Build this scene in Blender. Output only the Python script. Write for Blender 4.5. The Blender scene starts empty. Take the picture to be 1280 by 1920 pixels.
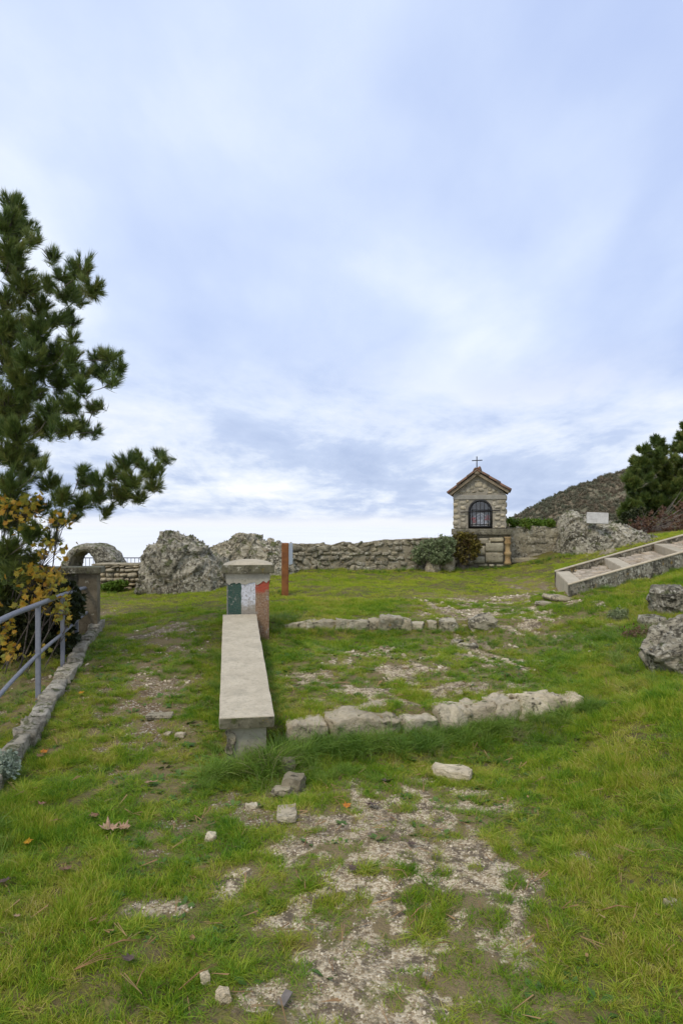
import bpy, bmesh, math, random
import numpy as np
from mathutils import Vector, Matrix, Euler

random.seed(7)
rng = np.random.default_rng(7)
sc = bpy.context.scene
C = sc.collection
H = 1.6                 # camera height
F = 1280.0              # focal length measured on a frame 1280 wide
HY = 985.0              # the row of the horizon in that frame

# ------------------------------------------------------------------ camera, sky, sun, exposure
cam_d = bpy.data.cameras.new("camera")
cam = bpy.data.objects.new("camera", cam_d)
C.objects.link(cam)
cam.location = (0, 0, H)
cam.rotation_euler = (math.radians(90), 0, 0)
cam_d.sensor_fit = 'VERTICAL'
cam_d.sensor_height = 36
cam_d.lens = 24
cam_d.shift_y = (HY - 960) / 1920
cam_d.clip_start = 0.05
cam_d.clip_end = 60000
sc.camera = cam
sc.view_settings.view_transform = 'Standard'
sc.view_settings.look = 'None'
sc.view_settings.exposure = 0.2
sc.view_settings.gamma = 1.0
sc.view_settings.use_curve_mapping = False
sc.cycles.max_bounces = 6
sc.cycles.transparent_max_bounces = 8
sc.cycles.caustics_reflective = False
sc.cycles.caustics_refractive = False

SUN_EL, SUN_AZ = math.radians(52), math.radians(215)     # azimuth clockwise from +Y
sun_d = bpy.data.lights.new("sun", 'SUN')
sun_d.energy = 1.5
sun_d.angle = math.radians(14)
sun_d.color = (1.0, 0.93, 0.80)
sun = bpy.data.objects.new("sun", sun_d)
C.objects.link(sun)
sdir = Vector((math.sin(SUN_AZ) * math.cos(SUN_EL), math.cos(SUN_AZ) * math.cos(SUN_EL), math.sin(SUN_EL)))
sun.rotation_euler = (-sdir).to_track_quat('-Z', 'Y').to_euler()


class NT:
    """tiny helper for node trees"""
    def __init__(s, tree):
        s.t = tree; s.n = tree.nodes; s.l = tree.links

    def node(s, typ, **kw):
        nd = s.n.new(typ)
        for k, v in kw.items():
            setattr(nd, k, v)
        return nd

    def put(s, sock, v):
        if isinstance(v, bpy.types.NodeSocket):
            s.l.new(v, sock)
        elif v is not None:
            if hasattr(sock, 'default_value') and isinstance(v, (tuple, list)) and len(v) == 3 and len(sock.default_value) == 4:
                v = (*v, 1)
            sock.default_value = v

    def math(s, op, a, b=None, c=None, clamp=False):
        nd = s.node('ShaderNodeMath', operation=op); nd.use_clamp = clamp
        s.put(nd.inputs[0], a)
        if b is not None: s.put(nd.inputs[1], b)
        if c is not None: s.put(nd.inputs[2], c)
        return nd.outputs[0]

    def vmath(s, op, a, b=None, scale=None):
        nd = s.node('ShaderNodeVectorMath', operation=op)
        s.put(nd.inputs[0], a)
        if b is not None: s.put(nd.inputs[1], b)
        if scale is not None: s.put(nd.inputs[3], scale)
        return nd.outputs[0]

    def noise(s, vec, scale, detail=4, rough=0.55, dist=0.0, out=0):
        nd = s.node('ShaderNodeTexNoise')
        s.put(nd.inputs['Vector'], vec)
        nd.inputs['Scale'].default_value = scale
        nd.inputs['Detail'].default_value = detail
        nd.inputs['Roughness'].default_value = rough
        nd.inputs['Distortion'].default_value = dist
        return nd.outputs[out]

    def voro(s, vec, scale, feature='F1', out=0, rnd=1.0):
        nd = s.node('ShaderNodeTexVoronoi', feature=feature)
        s.put(nd.inputs['Vector'], vec)
        nd.inputs['Scale'].default_value = scale
        nd.inputs['Randomness'].default_value = rnd
        return nd.outputs[out]

    def ramp(s, fac, stops, interp='LINEAR'):
        nd = s.node('ShaderNodeValToRGB'); cr = nd.color_ramp; cr.interpolation = interp
        while len(cr.elements) < len(stops): cr.elements.new(0.5)
        for e, (p, c) in zip(cr.elements, stops):
            e.position = p
            e.color = (c, c, c, 1) if isinstance(c, (int, float)) else (*c, 1)
        s.put(nd.inputs[0], fac)
        return nd.outputs[0]

    def step(s, fac, lo, hi):
        nd = s.node('ShaderNodeMapRange'); nd.interpolation_type = 'SMOOTHSTEP'
        s.put(nd.inputs[0], fac); s.put(nd.inputs[1], lo); s.put(nd.inputs[2], hi)
        return nd.outputs[0]

    def mix(s, fac, a, b, blend='MIX'):
        nd = s.node('ShaderNodeMix', data_type='RGBA', blend_type=blend)
        s.put(nd.inputs[0], fac); s.put(nd.inputs[6], a); s.put(nd.inputs[7], b)
        return nd.outputs[2]

    def bump(s, h, strength=0.5, dist=0.02, normal=None):
        nd = s.node('ShaderNodeBump')
        s.put(nd.inputs['Height'], h)
        nd.inputs['Strength'].default_value = strength
        nd.inputs['Distance'].default_value = dist
        if normal is not None: s.put(nd.inputs['Normal'], normal)
        return nd.outputs[0]


# world: Nishita sky seen through a broken overcast
world = bpy.data.worlds.new("World")
sc.world = world
world.use_nodes = True
w = NT(world.node_tree)
for n in list(w.n): w.n.remove(n)
sky = w.node('ShaderNodeTexSky', sky_type='NISHITA')
sky.sun_disc = False
sky.sun_elevation = SUN_EL
sky.sun_rotation = SUN_AZ
tc = w.node('ShaderNodeTexCoord')
sep = w.node('ShaderNodeSeparateXYZ'); w.put(sep.inputs[0], tc.outputs['Generated'])
zc = w.math('MAXIMUM', sep.outputs[2], 0.0)
den = w.math('ADD', zc, 0.16)
comb = w.node('ShaderNodeCombineXYZ')
w.put(comb.inputs[0], w.math('DIVIDE', sep.outputs[0], den))
w.put(comb.inputs[1], w.math('DIVIDE', sep.outputs[1], den))
comb.inputs[2].default_value = 3.7
mp = w.node('ShaderNodeMapping'); w.put(mp.inputs[0], comb.outputs[0])
mp.inputs['Rotation'].default_value = (0, 0, math.radians(-24))
mp.inputs['Scale'].default_value = (1.0, 0.55, 1)
cl = mp.outputs[0]
n1 = w.noise(cl, 0.9, 3, 0.5, 0.5)
n2 = w.noise(cl, 2.4, 7, 0.56, 0.15)
dens = w.math('ADD', w.math('MULTIPLY', n1, 0.72), w.math('MULTIPLY', n2, 0.28))
# high smooth deck
high = w.ramp(dens, [(0.34, (0.43, 0.535, 0.83)), (0.45, (0.51, 0.615, 0.875)), (0.56, (0.62, 0.72, 0.93)), (0.67, (0.80, 0.87, 0.97))])
# low rows of cloud near the horizon
lowd = w.math('ADD', w.math('MULTIPLY', w.noise(cl, 1.7, 8, 0.62, 0.25), 0.6), w.math('MULTIPLY', w.noise(comb.outputs[0], 0.7, 6, 0.6), 0.4))
low = w.ramp(lowd, [(0.38, (0.43, 0.52, 0.73)), (0.47, (0.52, 0.61, 0.81)), (0.53, (0.70, 0.77, 0.90)), (0.62, (0.90, 0.92, 0.96))])
deck = w.mix(w.step(sep.outputs[2], 0.30, 0.07), high, low)
deck = w.mix(w.step(sep.outputs[2], 0.022, 0.0), deck, (0.83, 0.855, 0.915))
skc = w.vmath('SCALE', deck, scale=10.0)
tot = w.mix(0.95, sky.outputs[0], skc)
bg = w.node('ShaderNodeBackground'); bg.inputs['Strength'].default_value = 0.1
w.put(bg.inputs[0], tot)
wo = w.node('ShaderNodeOutputWorld'); w.put(wo.inputs[0], bg.outputs[0])

# ------------------------------------------------------------------ numeric noise
def _h(ix, iy, iz, seed):
    n = (ix.astype(np.int64) * 374761393 + iy.astype(np.int64) * 668265263 + iz.astype(np.int64) * 2147483647 + seed * 974634777) & 0xffffffff
    n = ((n ^ (n >> 13)) * 1274126177) & 0xffffffff
    n = (n ^ (n >> 16)) & 0xffffffff
    return n.astype(np.float64) / 4294967295.0


def vnoise(x, y, z=None, seed=0):
    """value noise in 0..1"""
    x = np.asarray(x, float); y = np.asarray(y, float)
    z = np.zeros_like(x) if z is None else np.asarray(z, float)
    ix, iy, iz = np.floor(x), np.floor(y), np.floor(z)
    fx, fy, fz = x - ix, y - iy, z - iz
    fx, fy, fz = [t * t * t * (t * (t * 6 - 15) + 10) for t in (fx, fy, fz)]
    ix, iy, iz = ix.astype(np.int64), iy.astype(np.int64), iz.astype(np.int64)
    r = 0
    for dx in (0, 1):
        for dy in (0, 1):
            for dz in (0, 1):
                wgt = (fx if dx else 1 - fx) * (fy if dy else 1 - fy) * (fz if dz else 1 - fz)
                r = r + wgt * _h(ix + dx, iy + dy, iz + dz, seed)
    return r


def fbm(x, y, z=None, oct=4, seed=0, gain=0.5):
    a, s, t = 1.0, 0.0, 0.0
    x = np.asarray(x, float); y = np.asarray(y, float)
    z = np.zeros_like(x) if z is None else np.asarray(z, float)
    for k in range(oct):
        s = s + a * vnoise(x, y, z, seed + k * 17); t += a
        x = x * 2.03 + 11.3; y = y * 2.03 + 5.1; z = z * 2.03 + 2.7; a *= gain
    return s / t


def ss(a, b, x):
    t = np.clip((np.asarray(x, float) - a) / (b - a), 0, 1)
    return t * t * (3 - 2 * t)


def P(px, py, D):
    return Vector(((px - 640) * D / F, D, H - (py - HY) * D / F))


# ------------------------------------------------------------------ the lie of the land
def x_bench(y):
    return -0.595 - 0.165 * (y - 4.3)


def x_kerb(y):
    return -2.18 - 0.2 * (y - 4.5)


R1X = [-0.6, -0.24, 0.27, 0.79, 1.13, 1.46, 1.8]; R1Y = [4.62, 4.68, 4.86, 5.02, 5.12, 5.16, 5.2]
R2X = [-1.0, -0.5, 0.0, 0.6, 1.25, 1.5, 2.3]; R2Y = [7.5, 7.55, 7.6, 7.6, 7.55, 7.62, 7.6]
BK = np.array([(1.07, 2.15, .06), (1.5, 3, .16), (1.85, 3.7, .256), (2.15, 4.3, .374), (3.1, 6.2, .56), (4.1, 8.2, .863),
               (4.75, 9.5, 1.02), (2.86, 8.6, .75), (3.2, 7.6, .66), (2.44, 6.8, .47), (2.08, 5.8, .37), (3.1, 9.9, .74),
               (6, 11.5, 1.38), (3.9, 12.0, .98), (5.5, 13.5, 1.35), (9, 20, 1.2), (7.5, 15, 1.45), (3.0, 3.0, .5), (5, 5, 1.0), (8, 10, 1.8), (1.2, 1.0, .1),
               (2.4, 11.5, .82), (12, 28, 1.0)])


def bank(x, y):
    y = np.minimum(y, 13.5)
    base = 0.13 * x + 0.095 * y - 0.42
    num = 0; den = 0
    for bx, by, bz in BK:
        d2 = (x - bx) ** 2 + (y - by) ** 2
        wt = 1 / (d2 + 0.08) ** 1.5
        num = num + wt * (bz - (0.13 * bx + 0.095 * by - 0.42)); den = den + wt
    return base + num / den


def ground(x, y, detail=True):
    x = np.asarray(x, float); y = np.asarray(y, float)
    path = np.interp(y, [0, 2.2, 4.35, 5.5, 7, 8, 11.5, 13, 60], [-.02, 0, .03, .12, .27, .37, .53, .6, 1.4])
    y1 = np.interp(x, R1X, R1Y); y2 = np.interp(x, R2X, R2Y)
    front = np.interp(y, [0, 2.2, 4.35, 6], [-.02, 0, .03, .08])
    mid = np.interp(y, [4, 4.7, 5.1, 7.4, 9], [.24, .245, .26, .41, .47])
    back = np.interp(y, [7, 7.7, 9.6, 12.6, 15, 60], [.53, .55, .62, .775, .86, 1.6]) + 0.04 * ss(-1, 4, x) * ss(9, 12.5, y)
    t1 = .42 * ss(-0.55, -.05, y - y1) + .58 * ss(-0.10, 0.06, y - y1); t2 = .45 * ss(-0.4, -.05, y - y2) + .55 * ss(-0.1, 0.06, y - y2)
    ter = front * (1 - t1) + mid * t1
    ter = ter * (1 - t2) + back * t2
    dx = x - x_bench(y)
    near = ss(-.08, .1, dx); far = ss(-1.6, 0.9, dx)
    k = ss(7.0, 8.4, y)
    a = near * (1 - k) + far * k
    z = path * (1 - a) + ter * a
    edge = np.interp(y, [0, 2.2, 4, 5, 7.6, 9, 12], [.5, .9, 1.4, 1.85, 2.35, 2.75, 3.3])
    wb = ss(-0.75, 0.75, x - edge)
    z = z * (1 - wb) + bank(x, y) * wb
    # left of the kerb the hillside drops away
    dl = x_kerb(np.clip(y, 0, 8)) - x
    side = ss(8.3, 7.6, y)
    drop = np.maximum(dl - 0.75, 0)
    z = z - side * (0.75 * drop + 0.06 * np.clip(dl, 0, 0.8))
    dl2 = -6.2 - x
    z = z - (1 - side) * 0.6 * np.maximum(dl2, 0)
    # beyond the walls the summit ends
    ye = 14.4 + 7 * ss(4.5, 8.5, x) - 0.8 * ss(-2, -4, x)
    z = z - 0.42 * (np.sqrt(np.maximum(y - ye, 0) ** 2 + 0.2) - 0.447) * (y > ye - 2)
    z = z - 0.25 * np.maximum(x - 14, 0)
    z = z - 0.3 * np.maximum(-2 - y, 0)
    if detail:
        z = z + (fbm(x * 1.1, y * 1.1, oct=3, seed=3) - .5) * 0.10 * ss(2, 5, np.abs(y) + 2)
        z = z + (fbm(x * 4, y * 4, oct=3, seed=9) - .5) * 0.045
    return np.maximum(z, -86)


def gz(x, y):
    return float(ground(np.array([x]), np.array([y]))[0])


_ts = np.concatenate([np.linspace(1.5, 16, 1800), np.linspace(16, 60, 600)])


def G(px, py):
    """where the view line through a point of the frame meets the land"""
    xs = (px - 640) / F * _ts; zs = H - (py - HY) / F * _ts
    g = ground(xs, _ts)
    hit = np.nonzero(zs <= g)[0]
    k = hit[0] if len(hit) else len(_ts) - 1
    return Vector((xs[k], _ts[k], g[k]))


# ------------------------------------------------------------------ bare patches (worn earth and gravel)
PATCH = []   # (x, y, rx, ry, strength, soil)
def patch(px, py, rx, ry, s, soil=0.0):
    g = G(px, py); D = g.y; dr = max(py - HY, 20)
    PATCH.append((g.x, g.y, rx * D / F, ry * D / dr * 1.0, s, soil))
for a in [(300, 1200, 70, 20, .55, 1), (290, 1270, 90, 30, .6, 1), (270, 1330, 100, 40, .65, 1), (275, 1400, 90, 40, .6, 1), (300, 1470, 80, 40, .42, 1), (320, 1550, 80, 50, .40, 1), (720, 1560, 200, 80, .55, .1), (740, 1700, 220, 130, .48, .1), (760, 1860, 230, 110, .50, .1), (760, 1270, 190, 45, .6, .15), (920, 1150, 110, 25, .6, .2), (780, 1500, 130, 30, 1.0, 0), (640, 1500, 80, 22, .55, .3), (830, 1575, 90, 55, .8, 0), (600, 1570, 110, 55, .75, .25), (455, 1530, 75, 40, .95, .75),
          (660, 1640, 130, 60, .62, .1), (850, 1650, 130, 60, .6, .1), (760, 1760, 150, 90, .72, 0), (650, 1760, 90, 60, .6, .1), (800, 1880, 170, 90, .9, 0), (690, 1900, 120, 60, .8, 0), (930, 1880, 90, 60, .6, .1),
          (980, 1790, 60, 50, .5, .8), (430, 1640, 60, 40, .5, .2), (540, 1480, 60, 14, .7, .5), (290, 1700, 60, 18, .6, .4), (430, 1870, 50, 30, .4, .6), (240, 1810, 20, 25, .5, .9), (215, 1870, 20, 25, .4, .8),
          (730, 1280, 120, 30, .95, 0.05), (760, 1240, 80, 22, .6, .1), (880, 1225, 90, 22, .75, .3), (930, 1200, 60, 16, .7, .6), (900, 1147, 70, 15, .85, .1), (960, 1135, 50, 10, .7, .1), (840, 1150, 50, 10, .5, .2), (640, 1290, 50, 25, .5, .1), (1020, 1110, 30, 22, .8, .5), (850, 1280, 60, 15, .5, .2),
          (265, 1350, 60, 40, .75, .7), (290, 1310, 60, 20, .65, .7), (300, 1250, 50, 30, .55, .6), (330, 1225, 40, 14, .7, .6), (290, 1185, 40, 8, .65, .6), (260, 1390, 50, 26, .7, .7), (330, 1375, 40, 12, .5, .2),
          (900, 1610, 60, 20, .3, .2), (1085, 1610, 40, 12, .4, .8), (1120, 1570, 20, 20, .35, .8), (1040, 1680, 30, 30, .35, .8), (60, 1220, 60, 60, .6, 1), (80, 1300, 50, 60, .55, .9), (290, 1480, 50, 12, .25, .7), (285, 1555, 50, 30, .45, .8), (300, 1525, 40, 12, .4, .8),
          (1095, 1220, 40, 10, .3, .8), (1250, 1440, 40, 15, .3, .5)]:
    patch(*a)


def bare(x, y):
    """0..1 bareness, 0..1 how dark the soil is"""
    x = np.asarray(x, float); y = np.asarray(y, float)
    b = np.zeros_like(x); so = np.zeros_like(x) + 1e-6; wsum = np.zeros_like(x) + 2e-6
    for (cx, cy, rx, ry, s, soil) in PATCH:
        q = ((x - cx) / rx) ** 2 + ((y - cy) / ry) ** 2
        e = s * np.exp(-q * 0.9)
        b = np.maximum(b, e) + 0.25 * np.minimum(b, e); so += e * soil; wsum += e
    n = fbm(x * 4.3, y * 4.3, oct=4, seed=41, gain=.6)
    n2 = fbm(x * 13, y * 13, oct=3, seed=47)
    v = ss(0.24, 0.66, b * 0.50 + (n - .5) * 2.2 + (n2 - .5) * 1.6)
    v = v * ss(0.04, 0.30, b)
    return v, np.clip(so / wsum + (fbm(x * 2, y * 2, seed=61) - .5) * .8, 0, 1)


def worn(x, y):
    """trodden places where the turf is short and yellowing"""
    r = np.zeros_like(np.asarray(x, float))
    for (cx, cy, rx, ry, s, soil) in PATCH:
        q = ((x - cx) / (rx * 1.7)) ** 2 + ((y - cy) / (ry * 1.7)) ** 2
        r = np.maximum(r, min(1, s * 1.5) * np.exp(-q * .8))
    return r * ss(.3, .6, fbm(np.asarray(x) * 2, np.asarray(y) * 2, seed=55) + .1)


# ------------------------------------------------------------------ object helpers
def tag(o, label=None, cat=None, group=None, kind=None):
    if label: o['label'] = label
    if cat: o['category'] = cat
    if group: o['group'] = group
    if kind: o['kind'] = kind
    return o


def empty(name, loc, label, cat, group=None, rz=0):
    o = bpy.data.objects.new(name, None); C.objects.link(o)
    o.location = loc; o.rotation_euler = (0, 0, rz); o.empty_display_size = 0.1
    return tag(o, label, cat, group)


def mesh_np(name, V, Fc, m=None, smooth=True):
    me = bpy.data.meshes.new(name)
    me.from_pydata([tuple(v) for v in V] if not isinstance(V, np.ndarray) else V.tolist(), [], Fc if isinstance(Fc, list) else Fc.tolist())
    me.polygons.foreach_set('use_smooth', [smooth] * len(me.polygons))
    if m: me.materials.append(m)
    me.update()
    return me


def add(name, me, parent=None, loc=None, rot=None, scale=None, world=True):
    """link a mesh; loc is in world space unless world=False"""
    o = bpy.data.objects.new(name, me); C.objects.link(o)
    if parent:
        o.parent = parent
    if loc is not None:
        l = Vector(loc)
        if parent and world:
            l = parent_world(parent).inverted() @ l
        o.location = l
    elif parent and world:
        # vertices are in world coordinates
        o.matrix_basis = parent_world(parent).inverted()
    if rot is not None: o.rotation_euler = rot
    if scale is not None: o.scale = scale
    return o


def parent_world(p):
    m = p.matrix_basis.copy()
    while p.parent:
        p = p.parent; m = p.matrix_basis @ m
    return m


def bm_mesh(name, bm, m=None, smooth=False):
    me = bpy.data.meshes.new(name); bmesh.ops.recalc_face_normals(bm, faces=bm.faces)
    bm.to_mesh(me); bm.free()
    me.polygons.foreach_set('use_smooth', [smooth] * len(me.polygons))
    if m: me.materials.append(m)
    return me


def box_bm(bm, c, s, rz=0, bev=0.0):
    M = Matrix.Translation(c) @ Matrix.Rotation(rz, 4, 'Z') @ Matrix.Diagonal((*s, 1))
    r = bmesh.ops.create_cube(bm, size=1, matrix=M)
    if bev:
        es = list({e for v in r['verts'] for e in v.link_edges})
        bmesh.ops.bevel(bm, geom=es, offset=bev, segments=2, affect='EDGES', profile=.6)


def boxmesh(name, c, s, m, rz=0, bev=0.0):
    bm = bmesh.new(); box_bm(bm, c, s, rz, bev)
    return bm_mesh(name, bm, m)


def tube(pts, rads, n=8, caps=True):
    pts = [Vector(p) for p in pts]
    if not hasattr(rads, '__len__'): rads = [rads] * len(pts)
    V = []; Fc = []
    up = Vector((0, 0, 1))
    prev = None
    for i, p in enumerate(pts):
        t = (pts[min(i + 1, len(pts) - 1)] - pts[max(i - 1, 0)]).normalized()
        a = prev if prev else (up if abs(t.z) < .9 else Vector((1, 0, 0)))
        b = t.cross(a).normalized(); a = b.cross(t).normalized(); prev = a
        for k in range(n):
            q = 2 * math.pi * k / n
            V.append(p + (a * math.cos(q) + b * math.sin(q)) * rads[i])
    for i in range(len(pts) - 1):
        for k in range(n):
            Fc.append((i * n + k, i * n + (k + 1) % n, (i + 1) * n + (k + 1) % n, (i + 1) * n + k))
    if caps:
        Fc.append(tuple(range(n))[::-1]); Fc.append(tuple((len(pts) - 1) * n + k for k in range(n)))
    return V, Fc


def join_vf(parts):
    V = []; Fc = []
    for v, f in parts:
        o = len(V); V += list(v); Fc += [tuple(i + o for i in q) for q in f]
    return V, Fc


def rockbox(sx, sy, sz, seed, sub=3, amp=0.12, round_=0.35, freq=None):
    """a block with rounded corners and an uneven surface, centred on the origin"""
    bm = bmesh.new()
    bmesh.ops.create_cube(bm, size=2)
    if sub > 1:
        bmesh.ops.subdivide_edges(bm, edges=bm.edges[:], cuts=sub - 1, use_grid_fill=True)
    V = np.array([v.co[:] for v in bm.verts])
    Fc = [tuple(v.index for v in f.verts) for f in bm.faces]
    bm.free()
    sph = V / np.linalg.norm(V, axis=1)[:, None]
    V = V * (1 - round_) + sph * round_ * 1.25
    s = np.array([sx, sy, sz]) / 2
    Q = V * s
    fr = freq or 1.6 / max(min(sx, sy, sz), 1e-3)
    m = min(sx, sy, sz)
    for ax in range(3):
        d = fbm(Q[:, 0] * fr + 7.1 * ax, Q[:, 1] * fr + seed * 3.3, Q[:, 2] * fr, oct=3, seed=seed + ax * 5) - .5
        Q[:, ax] += d * amp * m * 2
    return Q, Fc


def surface_loft(fn, nu, nv, closed_v=False):
    U, Vv = np.meshgrid(np.linspace(0, 1, nu), np.linspace(0, 1, nv), indexing='ij')
    Pn = fn(U.ravel(), Vv.ravel())
    i = np.arange(nu - 1)[:, None] * nv + np.arange(nv - 1)[None, :]
    i = i.ravel()
    Fc = np.stack([i, i + nv, i + nv + 1, i + 1], 1)
    return Pn, Fc


def displace(Pn, Fc, fn):
    """push vertices along their normals"""
    n = np.zeros_like(Pn)
    a, b, c = Pn[Fc[:, 0]], Pn[Fc[:, 1]], Pn[Fc[:, 2]]
    d = Pn[Fc[:, 3]]
    fnm = np.cross(c - a, d - b)
    for k in range(4): np.add.at(n, Fc[:, k], fnm)
    n /= np.linalg.norm(n, axis=1)[:, None] + 1e-9
    return Pn + n * fn(Pn)[:, None]


def joined(name, pts, rots, scls, idx, protos, parent=None):
    """the copies of the protos as one real mesh"""
    pts = np.asarray(pts, float); rots = np.asarray(rots, float); scls = np.asarray(scls, float); idx = np.asarray(idx)
    g = np.random.default_rng(len(pts)); Vs = []; Ls = []; Cs = []; T = []; R = []; off = 0
    for k, p in enumerate(protos):
        me = p.data; nv = len(me.vertices); sel = np.nonzero(idx == k)[0]
        if not len(sel): continue
        co = np.empty(nv * 3); me.vertices.foreach_get('co', co); co = co.reshape(-1, 3)
        ct = np.empty(len(me.polygons), int); me.polygons.foreach_get('loop_total', ct)
        lp = np.empty(len(me.loops), int); me.loops.foreach_get('vertex_index', lp)
        tt = np.zeros(len(ct), np.float32)
        if 'tint' in me.attributes: me.attributes['tint'].data.foreach_get('value', tt)
        a, b, c = rots[sel].T
        ca, sa, cb, sb, cc, sc2 = np.cos(a), np.sin(a), np.cos(b), np.sin(b), np.cos(c), np.sin(c)
        Rm = np.stack([np.stack([cc * cb, cc * sb * sa - sc2 * ca, cc * sb * ca + sc2 * sa], 1), np.stack([sc2 * cb, sc2 * sb * sa + cc * ca, sc2 * sb * ca - cc * sa], 1), np.stack([-sb, cb * sa, cb * ca], 1)], 1)
        Q = np.einsum('nij,nvj->nvi', Rm, co[None] * scls[sel][:, None]) + pts[sel][:, None]
        Vs.append(Q.reshape(-1, 3)); n = len(sel)
        Ls.append((lp[None] + off + np.arange(n)[:, None] * nv).ravel()); Cs.append(np.tile(ct, n)); off += n * nv
        T.append(np.tile(tt, n)); R.append(np.repeat(g.random(n), len(ct)))
    V = np.concatenate(Vs); L = np.concatenate(Ls); Ct = np.concatenate(Cs)
    me = bpy.data.meshes.new(name)
    me.vertices.add(len(V)); me.vertices.foreach_set('co', V.ravel())
    me.loops.add(len(L)); me.loops.foreach_set('vertex_index', L)
    me.polygons.add(len(Ct)); st_ = np.concatenate([[0], np.cumsum(Ct)[:-1]])
    me.polygons.foreach_set('loop_start', st_); me.polygons.foreach_set('loop_total', Ct)
    me.update(calc_edges=True)
    for nm, arr in (('tint', np.concatenate(T)), ('jr', np.concatenate(R)), ('jn', np.ones(len(Ct)))):
        at = me.attributes.new(nm, 'FLOAT', 'FACE'); at.data.foreach_set('value', np.asarray(arr, np.float32))
    me.materials.append(protos[0].data.materials[0])
    o = bpy.data.objects.new(name, me); C.objects.link(o)
    if parent:
        o.parent = parent; o.matrix_basis = parent_world(parent).inverted()
    return o


_gn_cache = {}
def scatter(name, pts, rots, scls, idx, protos, parent=None):
    """many small copies (leaves, blades, needles) of the proto meshes as one object"""
    pts = np.asarray(pts, float)
    me = bpy.data.meshes.new(name)
    me.from_pydata(pts.tolist(), [], [])
    for nm, arr in (('rot', rots), ('scl', scls)):
        a = me.attributes.new(nm, 'FLOAT_VECTOR', 'POINT'); a.data.foreach_set('vector', np.asarray(arr, np.float32).ravel())
    a = me.attributes.new('idx', 'INT', 'POINT'); a.data.foreach_set('value', np.asarray(idx, np.int32))
    o = bpy.data.objects.new(name, me); C.objects.link(o)
    if parent:
        o.parent = parent; o.matrix_basis = parent_world(parent).inverted()
    key = tuple(p.name for p in protos)
    if key not in _gn_cache:
        g = bpy.data.node_groups.new(name + '_scatter', 'GeometryNodeTree')
        g.interface.new_socket('Geometry', in_out='INPUT', socket_type='NodeSocketGeometry')
        g.interface.new_socket('Geometry', in_out='OUTPUT', socket_type='NodeSocketGeometry')
        t = NT(g)
        gi = t.node('NodeGroupInput'); go = t.node('NodeGroupOutput')
        jn = t.node('GeometryNodeJoinGeometry')
        for p in protos[::-1]:
            oi = t.node('GeometryNodeObjectInfo'); oi.inputs[0].default_value = p
            oi.inputs['As Instance'].default_value = True
            t.l.new(oi.outputs['Geometry'], jn.inputs[0])
        ip = t.node('GeometryNodeInstanceOnPoints')
        t.l.new(gi.outputs[0], ip.inputs['Points']); t.l.new(jn.outputs[0], ip.inputs['Instance'])
        ip.inputs['Pick Instance'].default_value = True
        def na(nm, typ):
            q = t.node('GeometryNodeInputNamedAttribute', data_type=typ); q.inputs[0].default_value = nm
            return q.outputs[0]
        t.l.new(na('idx', 'INT'), ip.inputs['Instance Index'])
        er = t.node('FunctionNodeEulerToRotation')
        t.l.new(na('rot', 'FLOAT_VECTOR'), er.inputs[0]); t.l.new(er.outputs[0], ip.inputs['Rotation'])
        t.l.new(na('scl', 'FLOAT_VECTOR'), ip.inputs['Scale'])
        t.l.new(ip.outputs[0], go.inputs[0])
        _gn_cache[key] = g
    md = o.modifiers.new('scatter', 'NODES'); md.node_group = _gn_cache[key]
    return o


def proto(name, V, Fc, m, tint=None, smooth=True):
    me = mesh_np(name, V, Fc, m, smooth)
    if tint is not None:
        a = me.attributes.new('tint', 'FLOAT', 'FACE'); a.data.foreach_set('value', np.asarray(tint, np.float32))
    return bpy.data.objects.new(name, me)       # not linked: only drawn through scatter()


# ------------------------------------------------------------------ materials
def new_mat(name, rough=0.9, spec=0.2):
    m = bpy.data.materials.new(name); m.use_nodes = True
    t = NT(m.node_tree); b = t.n['Principled BSDF']
    b.inputs['Roughness'].default_value = rough
    b.inputs['Specular IOR Level'].default_value = spec
    geo = t.node('ShaderNodeNewGeometry')
    return m, t, b, geo


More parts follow.
